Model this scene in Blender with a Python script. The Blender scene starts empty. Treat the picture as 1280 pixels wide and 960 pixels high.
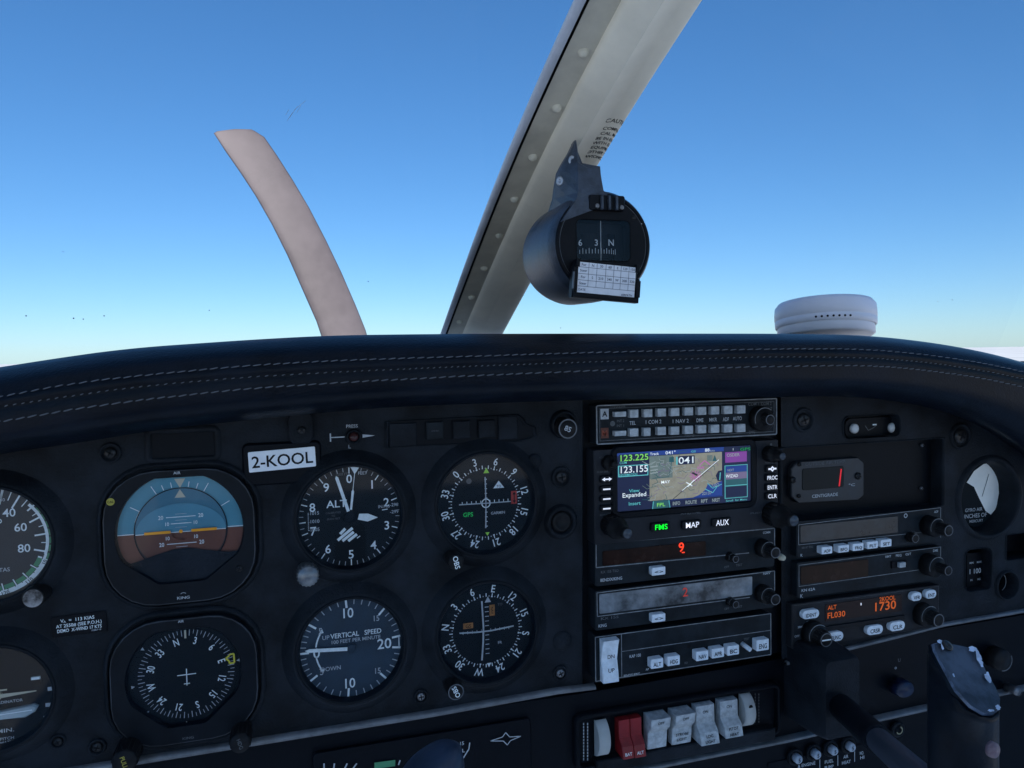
import bpy, math, random
from mathutils import Vector, Matrix
random.seed(7)
R = math.radians
sc = bpy.context.scene
COL = sc.collection

# ------------------------------------------------------------------ camera
FPX, CX, CY, EYE = 931.0, 640.0, 480.0, 0.52      # focal length in photo pixels, eye is 0.52 m behind the panel
hx = Vector((3140, -95, FPX)).normalized()
dn = Vector(((95 * 21300 - FPX * FPX) / 3140, 21300, FPX)).normalized()
fy = dn.cross(hx)
if fy.z < 0: fy = -fy
ROT = Matrix((hx, fy, -dn))                        # camera (right, down, forward) -> world
cam = bpy.data.objects.new('camera', bpy.data.cameras.new('camera'))
COL.objects.link(cam); sc.camera = cam
cam.data.sensor_width = 36; cam.data.lens = FPX / 1280 * 36
cam.data.clip_start = 0.02; cam.data.clip_end = 900000
r_, d_, f_ = ROT.col[0], ROT.col[1], ROT.col[2]
M = Matrix((( r_[0], -d_[0], -f_[0], 0), (r_[1], -d_[1], -f_[1], -EYE), (r_[2], -d_[2], -f_[2], 0), (0, 0, 0, 1)))
cam.matrix_world = M

# ------------------------------------------------------------------ world, sun, exposure
SUN_EL, SUN_AZ = 34.0, 0.0                          # sun low behind the aircraft
w = bpy.data.worlds.new('World'); sc.world = w; w.use_nodes = True
nt = w.node_tree; nt.nodes.clear()
sky = nt.nodes.new('ShaderNodeTexSky'); sky.sky_type = 'NISHITA'; sky.sun_disc = False
sky.sun_elevation = R(SUN_EL); sky.sun_rotation = R(180)
sky.altitude = 900; sky.air_density = 1.0; sky.dust_density = 0.3; sky.ozone_density = 3.0
hs = nt.nodes.new('ShaderNodeHueSaturation'); hs.inputs['Saturation'].default_value = 1.13
bg = nt.nodes.new('ShaderNodeBackground'); bg.inputs['Strength'].default_value = 0.079
wo = nt.nodes.new('ShaderNodeOutputWorld')
tn = nt.nodes.new('ShaderNodeMix'); tn.data_type = 'RGBA'; tn.blend_type = 'MULTIPLY'; tn.inputs['Factor'].default_value = 1; tn.inputs['B'].default_value = (1.06, 1.41, 1.80, 1)
gm = nt.nodes.new('ShaderNodeGamma'); gm.inputs['Gamma'].default_value = .80
nt.links.new(sky.outputs[0], gm.inputs['Color']); nt.links.new(gm.outputs[0], tn.inputs['A']); nt.links.new(tn.outputs['Result'], hs.inputs['Color']); nt.links.new(hs.outputs[0], bg.inputs[0]); nt.links.new(bg.outputs[0], wo.inputs[0])
sl = bpy.data.lights.new('sun', 'SUN'); sl.energy = 5.0; sl.angle = R(0.5); sl.color = (1, .94, .87)
so = bpy.data.objects.new('sun', sl); COL.objects.link(so)
so.rotation_euler = (R(90 - SUN_EL), 0, R(0))       # light travels towards +Y and down
sc.view_settings.view_transform = 'Standard'; sc.view_settings.look = 'None'
sc.view_settings.exposure = 0.43; sc.view_settings.gamma = 1

# ------------------------------------------------------------------ measuring on the panel plane
def at(px, py, d=0.0):
    """point of the plane d metres in front of the panel (towards the pilot) seen at a photo position"""
    v = ROT @ Vector((px - CX, py - CY, FPX)); t = (EYE - d) / v[1]
    return Vector((v[0] * t, -d, v[2] * t))
def wid(px, py, wpx, d=0.0):
    return (at(px + wpx / 2, py, d) - at(px - wpx / 2, py, d)).x
def hei(px, py, hpx, d=0.0):
    return abs((at(px, py + hpx / 2, d) - at(px, py - hpx / 2, d)).z)

# ------------------------------------------------------------------ materials
MATS = {}
def mat(name, col, rough=.5, metal=0, bump=0, bscale=400, var=0, vscale=30, spec=None, emit=0, trans=None, coat=0, dirt=None):
    if name in MATS: return MATS[name]
    if spec is None: spec = .12 if max(col) < .03 and not metal else .4
    m = bpy.data.materials.new(name); m.use_nodes = True; n = m.node_tree; b = n.nodes['Principled BSDF']
    c = (*col, 1)
    b.inputs['Base Color'].default_value = c; b.inputs['Roughness'].default_value = rough
    b.inputs['Metallic'].default_value = metal; b.inputs['Specular IOR Level'].default_value = spec
    if coat: b.inputs['Coat Weight'].default_value = coat; b.inputs['Coat Roughness'].default_value = .15
    tc = n.nodes.new('ShaderNodeTexCoord')
    if var or dirt:
        nz = n.nodes.new('ShaderNodeTexNoise'); nz.inputs['Scale'].default_value = vscale; nz.inputs['Detail'].default_value = 8
        nz.inputs['Roughness'].default_value = .65
        n.links.new(tc.outputs['Object'], nz.inputs['Vector'])
        cr = n.nodes.new('ShaderNodeValToRGB')
        lo = tuple(max(0, x * (1 - var)) for x in col) if not dirt else dirt
        hi = tuple(min(1, x * (1 + var)) for x in col) if not dirt else col
        cr.color_ramp.elements[0].position = .38 if not dirt else .36; cr.color_ramp.elements[0].color = (*lo, 1)
        cr.color_ramp.elements[1].position = .62 if not dirt else .5; cr.color_ramp.elements[1].color = (*hi, 1)
        n.links.new(nz.outputs['Fac'], cr.inputs['Fac']); n.links.new(cr.outputs['Color'], b.inputs['Base Color'])
        mr = n.nodes.new('ShaderNodeMapRange'); mr.inputs['To Min'].default_value = max(.03, rough - .12); mr.inputs['To Max'].default_value = min(1, rough + .12)
        n.links.new(nz.outputs['Fac'], mr.inputs['Value']); n.links.new(mr.outputs['Result'], b.inputs['Roughness'])
    if bump:
        n2 = n.nodes.new('ShaderNodeTexNoise'); n2.inputs['Scale'].default_value = bscale; n2.inputs['Detail'].default_value = 3
        bp = n.nodes.new('ShaderNodeBump'); bp.inputs['Strength'].default_value = bump; bp.inputs['Distance'].default_value = .0006
        n.links.new(tc.outputs['Object'], n2.inputs['Vector']); n.links.new(n2.outputs['Fac'], bp.inputs['Height']); n.links.new(bp.outputs[0], b.inputs['Normal'])
    if emit:
        b.inputs['Emission Color'].default_value = c; b.inputs['Emission Strength'].default_value = emit
    MATS[name] = m; return m
def thin_glass(name, tint=(1, 1, 1), refl=.05, rough=.03, smudge=0):
    m = bpy.data.materials.new(name); m.use_nodes = True; n = m.node_tree; n.nodes.clear()
    o = n.nodes.new('ShaderNodeOutputMaterial'); mx = n.nodes.new('ShaderNodeMixShader')
    t = n.nodes.new('ShaderNodeBsdfTransparent'); t.inputs[0].default_value = (*tint, 1)
    g = n.nodes.new('ShaderNodeBsdfGlossy'); g.inputs['Roughness'].default_value = rough
    lw = n.nodes.new('ShaderNodeLayerWeight'); lw.inputs['Blend'].default_value = .25
    mr = n.nodes.new('ShaderNodeMapRange'); mr.inputs['From Min'].default_value = .05; mr.inputs['To Min'].default_value = refl; mr.inputs['To Max'].default_value = .6
    n.links.new(lw.outputs['Fresnel'], mr.inputs['Value']); n.links.new(mr.outputs[0], mx.inputs[0])
    n.links.new(t.outputs[0], mx.inputs[1]); n.links.new(g.outputs[0], mx.inputs[2])
    last = mx
    if smudge:
        df = n.nodes.new('ShaderNodeBsdfDiffuse'); df.inputs[0].default_value = (.55, .58, .6, 1)
        tc = n.nodes.new('ShaderNodeTexCoord'); nz = n.nodes.new('ShaderNodeTexNoise'); nz.inputs['Scale'].default_value = 9; nz.inputs['Detail'].default_value = 12; nz.inputs['Roughness'].default_value = .75
        m2 = n.nodes.new('ShaderNodeMapRange'); m2.inputs['From Min'].default_value = .5; m2.inputs['From Max'].default_value = .8; m2.inputs['To Min'].default_value = smudge * .4; m2.inputs['To Max'].default_value = smudge * 3
        mx2 = n.nodes.new('ShaderNodeMixShader')
        n.links.new(tc.outputs['Object'], nz.inputs['Vector']); n.links.new(nz.outputs['Fac'], m2.inputs['Value']); n.links.new(m2.outputs[0], mx2.inputs[0])
        n.links.new(mx.outputs[0], mx2.inputs[1]); n.links.new(df.outputs[0], mx2.inputs[2]); last = mx2
    n.links.new(last.outputs[0], o.inputs[0]); MATS[name] = m; return m

PLAST = mat('black_moulded_plastic', (.0115, .0145, .019), .55, bump=.7, bscale=700, var=.5, vscale=22)
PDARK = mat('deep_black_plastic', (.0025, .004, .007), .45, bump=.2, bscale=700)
BEZEL = mat('instrument_bezel_black', (.006, .0085, .012), .38, var=.2, vscale=60, bump=.15, bscale=600)
FACE = mat('dial_face_black', (.007, .011, .015), .6)
FACEB = mat('dial_face_painted_reflection', (.018, .038, .060), .5, var=.25, vscale=26)  # bluish window reflection painted into the face colour
WHITE = mat('dial_white_paint', (.82, .86, .86), .6, var=.08, vscale=300)
DIMW = mat('dim_silkscreen_white', (.48, .50, .52), .6, var=.12, vscale=300)
FAINT = mat('worn_silkscreen', (.10, .105, .11), .6, var=.3, vscale=400)
LEATH = mat('black_leather', (.004, .007, .013), .33, bump=.45, bscale=560, var=.3, vscale=20)
THREAD = mat('grey_thread', (.115, .125, .14), .8)
TRIM = mat('brushed_trim', (.16, .165, .175), .45, metal=.3, var=.25, vscale=60)
KEY = mat('pale_button', (.42, .45, .47), .5, var=.22, vscale=200)
KEYB = mat('white_button', (.74, .79, .84), .45, var=.12, vscale=150)
RFACE = mat('radio_face', (.012, .016, .020), .5, var=.35, vscale=45, bump=.2, bscale=900)
FRAMEW = mat('radio_frame_line', (.20, .21, .22), .5, var=.35, vscale=120)
KNOB = mat('knob_black', (.013, .013, .014), .4, bump=.1)
KNOBR = mat('knob_ring_silver', (.11, .12, .135), .45, metal=.4, var=.2, vscale=100)
METAL = mat('screw_metal', (.20, .20, .21), .4, metal=.8)
BSCREW = mat('black_screw', (.018, .018, .019), .35, metal=.3)
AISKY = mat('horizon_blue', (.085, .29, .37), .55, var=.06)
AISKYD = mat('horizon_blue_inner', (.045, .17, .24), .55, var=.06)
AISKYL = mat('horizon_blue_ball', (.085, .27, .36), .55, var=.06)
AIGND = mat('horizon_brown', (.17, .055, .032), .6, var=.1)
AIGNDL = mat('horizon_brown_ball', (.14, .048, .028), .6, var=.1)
ORANGE = mat('orange_paint', (1.0, .38, .008), .5)
YEL = mat('yellow_paint', (.40, .34, .05), .5)
LIME = mat('lime_paint', (.42, .75, .08), .5)
GREEN = mat('green_paint', (.07, .27, .13), .55)
REDP = mat('red_flag', (.42, .04, .03), .5, var=.15, vscale=300)
REDR = mat('red_rocker', (.24, .012, .015), .4, var=.2, vscale=120)
AMB = mat('amber_flag', (.38, .15, .04), .55, var=.2, vscale=300)
BLACK = mat('black_ink', (.01, .01, .011), .6)
PAPER = mat('white_label', (.86, .88, .90), .6, var=.04, vscale=80)
CARD = mat('card_paper', (.80, .82, .88), .6, var=.05, vscale=200)
CREAM = mat('cream_paint', (.55, .50, .38), .6)
POST = mat('post_grey_cream', (.84, .79, .66), .5, var=.07, vscale=12, bump=.12, bscale=300)
POSTO = mat('post_outer_strip', (.55, .60, .68), .4, var=.1, vscale=20)
SEAL = mat('rubber_seal', (.012, .012, .012), .7)
COMP = mat('compass_black', (.040, .052, .074), .36, bump=.6, bscale=700, var=.35, vscale=70)
COMPF = mat('compass_front_black', (.006, .0065, .009), .4, var=.2, vscale=80)
ALARM = mat('white_alarm_plastic', (.82, .80, .86), .4, var=.03, vscale=10)
BLADE = mat('propeller_paint', (.122, .104, .108), .6, var=.15, vscale=6)
GRIP = mat('grip_plastic', (.006, .009, .014), .4, var=.3, vscale=60, bump=.2)
WORN = mat('worn_grip_plate', (.040, .052, .075), .42, var=.6, vscale=70, bump=.55, bscale=160)
CHIP = mat('chipped_bare_metal', (.40, .48, .62), .5, var=.3, vscale=160)
COWL = mat('cowling_white', (.6, .6, .6), .4)
CABIN = mat('cabin_lining', (.60, .70, .80), .8, var=.1, vscale=5)
SEATM = mat('cabin_carpet', (.26, .36, .50), .8)
DISPB = mat('display_brown_glass', (.018, .007, .005), .25, var=.4, vscale=60)
DISPS = mat('scratched_silver_display', (.16, .175, .19), .35, var=.75, vscale=28, metal=.3)
E_RED = mat('led_red', (1, .045, .01), .5, emit=0.740)
E_REDD = mat('led_red_dim', (.75, .06, .04), .5, emit=0.074)
E_ORG = mat('led_orange', (.8, .12, .01), .5, emit=0.23)
E_GRN = mat('backlit_green', (.0, 1, .03), .5, emit=0.629)
E_WHT = mat('backlit_white', (.85, .85, .9), .5, emit=0.407)
E_GPS = mat('lit_green', (.01, .40, .08), .5, emit=0.222)
S_NAVY = mat('screen_navy', (.004, .012, .055), .35, emit=0.222)
S_BLUE = mat('screen_blue', (.012, .05, .25), .35, emit=0.311)
S_TERR = mat('screen_terrain', (.25, .23, .17), .35, emit=0.45, var=.22, vscale=120)
S_TERR2 = mat('screen_terrain_green', (.15, .19, .165), .35, emit=0.333, var=.2, vscale=160)
S_MAG = mat('screen_magenta', (.20, .045, .25), .35, emit=0.459)
S_MAGL = mat('screen_magenta_line', (.55, .10, .42), .35, emit=0.370)
S_MAUV = mat('screen_mauve', (.16, .12, .20), .35, emit=0.459)
S_TEAL = mat('screen_teal', (.02, .10, .11), .35, emit=0.370)
S_CYAN = mat('screen_cyan', (.12, .50, .48), .35, emit=0.355)
S_GRN = mat('screen_green_text', (.22, .62, .10), .35, emit=0.459)
S_WHT = mat('screen_white_text', (.72, .76, .74), .35, emit=0.444)
S_DIM = mat('screen_dim_text', (.28, .32, .30), .35, emit=0.444)
S_DRK = mat('screen_dark_line', (.02, .03, .03), .35, emit=0.074)
GLASS = thin_glass('instrument_glass', (.97, .985, 1), .018, .05)
WSGL = thin_glass('windshield_acrylic', (.985, .99, 1), .008, .02, smudge=.010)

# ------------------------------------------------------------------ text outlines
TCACHE = {}
def glyphs(s):
    if s in TCACHE: return TCACHE[s]
    cu = bpy.data.curves.new('txt', 'FONT'); cu.body = s; cu.size = 1; cu.resolution_u = 3; cu.offset = .012; cu.align_x = 'CENTER'
    ob = bpy.data.objects.new('txt', cu); COL.objects.link(ob)
    dg = bpy.context.evaluated_depsgraph_get(); me = ob.evaluated_get(dg).to_mesh()
    vs = [(v.co.x, v.co.y - .35) for v in me.vertices]; fs = [tuple(p.vertices) for p in me.polygons]
    ob.evaluated_get(dg).to_mesh_clear(); bpy.data.objects.remove(ob); bpy.data.curves.remove(cu)
    wd = (max(v[0] for v in vs) - min(v[0] for v in vs)) if vs else 1
    TCACHE[s] = (vs, fs, wd); return TCACHE[s]

# ------------------------------------------------------------------ mesh builder (local x right, y up, z towards the pilot)
class MB:
    def __init__(s): s.v = []; s.f = []; s.m = []; s.ms = []; s.sm = []
    def mi(s, m):
        if m not in s.ms: s.ms.append(m)
        return s.ms.index(m)
    def add(s, vs, fs, m, smooth=False):
        b = len(s.v); i = s.mi(m); s.v += [tuple(v) for v in vs]
        for f in fs: s.f.append(tuple(b + k for k in f)); s.m.append(i); s.sm.append(smooth)
    def box(s, x, y, z, w, h, t, m, rot=0, c=0.0):
        """box with front face chamfer c; z is its back face"""
        c = c or min(w, h, t) * .12
        P = [(-1, -1), (1, -1), (1, 1), (-1, 1)]; ca, sa = math.cos(rot), math.sin(rot); vs = []
        for zz, i in ((z, 0), (z + t - c, 0), (z + t, c)):
            for a, b in P:
                u, q = a * (w / 2 - i), b * (h / 2 - i); vs.append((x + u * ca - q * sa, y + u * sa + q * ca, zz))
        fs = [(8, 9, 10, 11), (3, 2, 1, 0)]
        for L in (0, 4):
            for k in range(4): fs.append((L + k, L + (k + 1) % 4, L + 4 + (k + 1) % 4, L + 4 + k))
        s.add(vs, fs, m)
    def prism(s, pts, z0, z1, m, c=.0005, smooth=False):
        """extruded outline (counter-clockwise), small chamfer at the front"""
        n = len(pts); cx = sum(p[0] for p in pts) / n; cy = sum(p[1] for p in pts) / n; vs = []
        for zz, k in ((z0, 0), (z1 - c, 0), (z1, 1)):
            for x, y in pts:
                d = math.hypot(x - cx, y - cy) or 1; vs.append((x - (x - cx) / d * c * k, y - (y - cy) / d * c * k, zz))
        fs = []
        for L in (0, n):
            for k in range(n): fs.append((L + k, L + (k + 1) % n, L + n + (k + 1) % n, L + n + k))
        s.add(vs, fs, m, smooth); s.add(vs[2 * n:], [tuple(range(n))], m); s.add(vs[:n], [tuple(reversed(range(n)))], m)
    def lathe(s, prof, m, x=0, y=0, z=0, n=48, axis=None, smooth=True, sx=1, sy=1):
        vs = []; fs = []; k = len(prof)
        for i in range(n):
            a = 2 * math.pi * i / n
            for r, h in prof: vs.append(Vector((r * math.cos(a) * sx, r * math.sin(a) * sy, h)))
        if axis is not None:
            q = Vector((0, 0, 1)).rotation_difference(Vector(axis)); vs = [q @ v for v in vs]
        vs = [(v[0] + x, v[1] + y, v[2] + z) for v in vs]
        for i in range(n):
            j = (i + 1) % n
            for t in range(k - 1): fs.append((i * k + t, j * k + t, j * k + t + 1, i * k + t + 1))
        s.add(vs, fs, m, smooth)
    def cyl(s, x, y, z, r, h, m, n=32, c=None, axis=None, r2=None):
        c = c if c is not None else min(r, h) * .15; r2 = r2 if r2 is not None else r
        s.lathe([(0, 0), (r, 0), (r2, h - c), (r2 - c, h), (0, h)], m, x, y, z, n, axis)
    def ring(s, x, y, z, r0, r1, m, a0=0, a1=360, n=64, t=0):
        """flat annular sector, angles clockwise from the top"""
        full = abs(a1 - a0) >= 360; k = max(2, int(n * abs(a1 - a0) / 360)); vs = []; fs = []
        for i in range(k + 1):
            a = R(a0 + (a1 - a0) * i / k); vs += [(x + r0 * math.sin(a), y + r0 * math.cos(a), z), (x + r1 * math.sin(a), y + r1 * math.cos(a), z)]
        for i in range(k): fs.append((2 * i, 2 * i + 2, 2 * i + 3, 2 * i + 1))
        s.add(vs, [tuple(reversed(f)) for f in fs] if a1 > a0 else fs, m)
    def disc(s, x, y, z, r, m, n=48, sx=1):
        s.add([(x + r * sx * math.cos(2 * math.pi * i / n), y + r * math.sin(2 * math.pi * i / n), z) for i in range(n)], [tuple(range(n))], m)
    def poly(s, pts, z, m): s.add([(p[0], p[1], z) for p in pts], [tuple(range(len(pts)))], m)
    def line(s, x0, y0, x1, y1, t, z, m):
        dx, dy = x1 - x0, y1 - y0; L = math.hypot(dx, dy) or 1; nx, ny = -dy / L * t / 2, dx / L * t / 2
        s.add([(x0 - nx, y0 - ny, z), (x1 - nx, y1 - ny, z), (x1 + nx, y1 + ny, z), (x0 + nx, y0 + ny, z)], [(0, 1, 2, 3)], m)
    def tick(s, a, r0, r1, t, z, m, cx=0, cy=0):
        a = R(a); s.line(cx + r0 * math.sin(a), cy + r0 * math.cos(a), cx + r1 * math.sin(a), cy + r1 * math.cos(a), t, z, m)
    def text(s, st, x, y, z, h, m, rot=0, wide=None, xs=1.0, al='c'):
        """text centred at x,y with cap height h; wide fixes its total width; rot clockwise degrees"""
        vs, fs, wd = glyphs(st); k = h / .70; kx = (wide / wd) if wide else k * xs
        off = {'c': 0, 'l': wd / 2 * kx, 'r': -wd / 2 * kx}[al]; a = -R(rot); ca, sa = math.cos(a), math.sin(a)
        s.add([(x + (u * kx + off) * ca - (q * k) * sa, y + (u * kx + off) * sa + (q * k) * ca, z) for u, q in vs], fs, m)
    def build(s, name, parent=None, loc=None, tag=None):
        me = bpy.data.meshes.new(name); me.from_pydata(s.v, [], s.f)
        for m in s.ms: me.materials.append(m)
        me.polygons.foreach_set('material_index', s.m); me.polygons.foreach_set('use_smooth', s.sm); me.update()
        o = bpy.data.objects.new(name, me); COL.objects.link(o)
        if parent: o.parent = parent
        if loc is not None: o.location = loc
        return o
def rrect(w, h, r, x=0, y=0, n=6, i=0):
    w, h, r = w - 2 * i, h - 2 * i, max(r - i, 1e-5); p = []
    for cx, cy, a0 in ((w / 2 - r, h / 2 - r, 0), (-w / 2 + r, h / 2 - r, 90), (-w / 2 + r, -h / 2 + r, 180), (w / 2 - r, -h / 2 + r, 270)):
        for k in range(n + 1):
            a = R(a0 + 90 * k / n); p.append((x + cx + r * math.cos(a), y + cy + r * math.sin(a)))
    return p
def band(B, rings, m, smooth=True, cap=False):
    """skin between equal-length outlines [(pts, z), ...]"""
    n = len(rings[0][0]); vs = []; fs = []
    for pts, z in rings: vs += [(p[0], p[1], z) for p in pts]
    for L in range(len(rings) - 1):
        for k in range(n): fs.append((L * n + k, L * n + (k + 1) % n, (L + 1) * n + (k + 1) % n, (L + 1) * n + k))
    B.add(vs, fs, m, smooth)
    if cap: B.add(vs[-n:], [tuple(range(n))], m)
def loft(B, rows, m, smooth=True, closed=False, flip=False):
    """rows: list of lists of 3-D points"""
    k = len(rows[0]); vs = [p for r in rows for p in r]; fs = []
    for i in range(len(rows) - 1):
        for j in range(k if closed else k - 1):
            j2 = (j + 1) % k; f = (i * k + j, i * k + j2, (i + 1) * k + j2, (i + 1) * k + j); fs.append(f[::-1] if flip else f)
    B.add(vs, fs, m, smooth)

def tag(o, label=None, cat=None, group=None, kind=None):
    if label: o['label'] = label
    if cat: o['category'] = cat
    if group: o['group'] = group
    if kind: o['kind'] = kind
    return o
def thing(name, px, py, label, cat, d=0.0, group=None, rot=0):
    o = bpy.data.objects.new(name, None); o.empty_display_size = .01; COL.objects.link(o)
    o.location = at(px, py, d); o.rotation_euler = (R(90), R(-rot), 0)
    tag(o, label, cat, group); return o
class L:
    """local coordinates of a photo position relative to a thing on the panel"""
    def __init__(s, t): s.o = Vector(t.location)
    def __call__(s, px, py, h=0.0):
        d = -s.o.y + h; p = at(px, py, d); return (p.x - s.o.x, p.z - s.o.z)

# ================================================================== SETTING
B = MB(); n = 96
B.add([(200000 * math.cos(2 * math.pi * i / n), 200000 * math.sin(2 * math.pi * i / n), 0) for i in range(n)], [tuple(range(n))],
      mat('hazy_cloud_sheet', (.60, .62, .62), .95, var=.10, vscale=.0002))
B.build('cloud_deck', loc=(0, 0, -900)); tag(bpy.data.objects['cloud_deck'], kind='structure')

# cabin shell round the camera: walls, roof, floor, bulkhead, unseen, window openings enlarged to let in more light
CXM, HW = .24, .60                                  # aircraft centre line and half width
B = MB()
def wbox(B, x0, x1, y0, y1, z0, z1, m):
    vs = [(x0, y0, z0), (x1, y0, z0), (x1, y1, z0), (x0, y1, z0), (x0, y0, z1), (x1, y0, z1), (x1, y1, z1), (x0, y1, z1)]
    B.add(vs, [(3, 2, 1, 0), (4, 5, 6, 7), (0, 1, 5, 4), (1, 2, 6, 5), (2, 3, 7, 6), (3, 0, 4, 7)], m)
xl, xr = CXM - HW, CXM + HW
for x0, x1 in ((xl - .03, xl), (xr, xr + .03)):
    wbox(B, x0, x1, -2.0, -.30, -1.05, -.52, CABIN)     # below the door and rear windows
    wbox(B, x0, x1, -.30, .55, -1.05, -.20, CABIN)
    wbox(B, x0, x1, -2.0, .10, .46, .50, CABIN)         # above the windows
    wbox(B, x0, x1, -2.0, -1.9, -.52, .46, CABIN)
    wbox(B, x0, x1, -.98, -.92, -.52, .46, CABIN)       # door pillar
wbox(B, xl - .03, xr + .03, -2.0, .06, .50, .53, CABIN)
wbox(B, xl - .03, xr + .03, -2.0, .60, -1.08, -1.05, SEATM)
wbox(B, xl - .03, xr + .03, -2.03, -2.0, -1.05, -.45, CABIN)
wbox(B, xl - .03, xr + .03, -2.03, -2.0, .44, .53, CABIN)
o = B.build('cabin_shell'); tag(o, 'unseen grey lined cabin roof, side walls and floor around the cockpit', 'cabin')

# ================================================================== GLARE SHIELD
import bisect
def interp(tab, x):
    xs = [t[0] for t in tab]
    if x <= xs[0]: a, b = tab[0], tab[1]
    elif x >= xs[-1]: a, b = tab[-2], tab[-1]
    else: i = bisect.bisect(xs, x); a, b = tab[i - 1], tab[i]
    return a[1] + (b[1] - a[1]) * (x - a[0]) / (b[0] - a[0])
def smooth_interp(tab, x, w=45):
    return sum(interp(tab, x + k * w / 4) for k in range(-4, 5)) / 9
CREST = [(-160, 484), (0, 459), (82, 446), (164, 435), (250, 429), (328, 423.6), (420, 419), (552, 417.4), (700, 417), (972, 417), (1090, 419), (1198, 432.5), (1280, 452), (1400, 492)]
ST1 = [(-160, 525), (0, 496), (82, 480), (164, 470.5), (250, 462), (328, 455.5), (420, 450.5), (580, 445.5), (760, 440), (972, 436), (1090, 436), (1198, 448), (1280, 464), (1400, 496)]
SEAMT = [(-160, 538), (0, 508), (82, 496), (164, 484), (250, 476), (328, 470), (420, 465), (580, 458), (760, 451.5), (972, 445.5), (1108, 447.5), (1198, 457.5), (1280, 473), (1400, 504)]
ST2 = [(-160, 556), (0, 527), (82, 513), (164, 501), (250, 492), (328, 484), (420, 478.5), (580, 470), (760, 462.5), (972, 458), (1090, 456), (1198, 467), (1280, 483), (1400, 514)]
LOW = [(-160, 600), (0, 567), (130, 549), (180, 539), (272, 529), (390, 517), (480, 509), (650, 502.5), (732, 500), (972, 496.5), (1062, 494), (1153, 506), (1216, 522), (1280, 552), (1400, 640)]
B = MB(); rows = []
stn = [-150 + i * 13 for i in range(118)]
def shield_pt(px, key, d, dy=0): return at(px, smooth_interp(key, px) + dy, d)
prof = []
for px in stn:
    low = shield_pt(px, LOW, .040); s2 = shield_pt(px, ST2, .060); sm_ = shield_pt(px, SEAMT, .0625); s1 = shield_pt(px, ST1, .060); cr = shield_pt(px, CREST, .026)
    bk = low.copy(); bk.y = .03; bk.z = low.z + .02
    def mixp(a, b, t, out=0, up=0): p = a.lerp(b, t); p.y -= out; p.z += up; return p
    mid1 = mixp(low, s2, .35, .008); mid1b = mixp(low, s2, .7, .008)
    sa = mixp(s2, sm_, .75, .0010); sb = mixp(sm_, s1, .25, .0010)
    sm_.y += .0024
    row = [bk, low + Vector((0, .012, .001)), low, mid1, mid1b, s2 + Vector((0, .0006, 0)), sa, sm_, sb, s1 + Vector((0, .0006, 0)),
           mixp(s1, cr, .3, .0060, .0), mixp(s1, cr, .6, .0075, .0), mixp(s1, cr, .85, .0042, 0), cr]
    for k, dz in ((.03, -.0004), (.09, -.004), (.2, -.012), (.34, -.03), (.46, -.06)):
        row.append(Vector((cr.x, cr.y + k, cr.z + dz - .0008)))
    rows.append(row)
loft(B, rows, LEATH, flip=False)
gs = B.build('cushion'); g = bpy.data.objects.new('glare_shield', None); COL.objects.link(g)
g.location = (.24, -.05, 0)
tag(g, 'long padded black leather glare shield with grey stitching arching over the panel', 'glare shield')
for o in (gs,): o.parent = g; o.matrix_parent_inverse = Matrix.Translation(-g.location)
def stitches(tab, d, step, ln, th, out=.0006):
    B = MB(); px = -140; last = None; pts = []
    while px < 1400:
        pts.append(shield_pt(px, tab, d + out)); px += 1.5
    acc = 0; on = True; start = pts[0]
    for a, b in zip(pts, pts[1:]):
        acc += (b - a).length
        if on and acc > ln:
            s, e = start, b; mid = (s + e) / 2; u = (e - s).normalized(); v = Vector((0, 0, 1)); v = (v - u * v.dot(u)).normalized(); nrm = Vector((0, -1, 0))
            j = random.uniform(-.15, .15) * th; tl = .18 * th; vs = []
            for t, k in ((-.5, .45), (-.35, .95), (0, 1.1), (.35, .95), (.5, .45)):
                c = mid + u * (t * (e - s).length) + v * (j + t * tl * 4)
                for q in range(6):
                    an = q * math.pi / 3; vs.append(c + v * math.cos(an) * th * k * .5 + nrm * math.sin(an) * th * k * .45)
            fs = [(i * 6 + q, i * 6 + (q + 1) % 6, i * 6 + 6 + (q + 1) % 6, i * 6 + 6 + q) for i in range(4) for q in range(6)] + [tuple(range(6)), tuple(range(24, 30))]
            B.add(vs, fs, THREAD, True); on = False; acc = 0
        elif not on and acc > step - ln: on = True; acc = 0; start = b
    o = B.build('stitching'); o.parent = g; o.matrix_parent_inverse = Matrix.Translation(-g.location); return o
stitches(ST1, .060, .0052, .0040, .00070)
stitches(ST2, .060, .0054, .0043, .00080)
stitches(SEAMT, .0615, .0036, .0014, .0006)

# ================================================================== INSTRUMENT PANELS (three top-level sheets)
def sheet(name, pts, z0, z1, m, label, cat, holes=None):
    """flat moulded sheet whose outline comes as photo positions on the panel plane"""
    cx = sum(p[0] for p in pts) / len(pts); cy = sum(p[1] for p in pts) / len(pts)
    t = thing(name, cx, cy, label, cat); l = L(t); B = MB(); P = [l(*p) for p in pts]
    B.prism(P, z0, z1, m, .0012); return t, l, B
top = [(x, smooth_interp(LOW, x) - 26) for x in range(728, -161, -74)]
PP, lp, B = sheet('pilot_panel', [(-160, 985), (60, 968), (180, 950), (400, 916), (540, 893), (729, 860)] + [(730, 474)] + top[1:], -.012, 0, PLAST,
               'black grained plastic flight instrument panel left of the radio stack', 'instrument panel')
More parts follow.
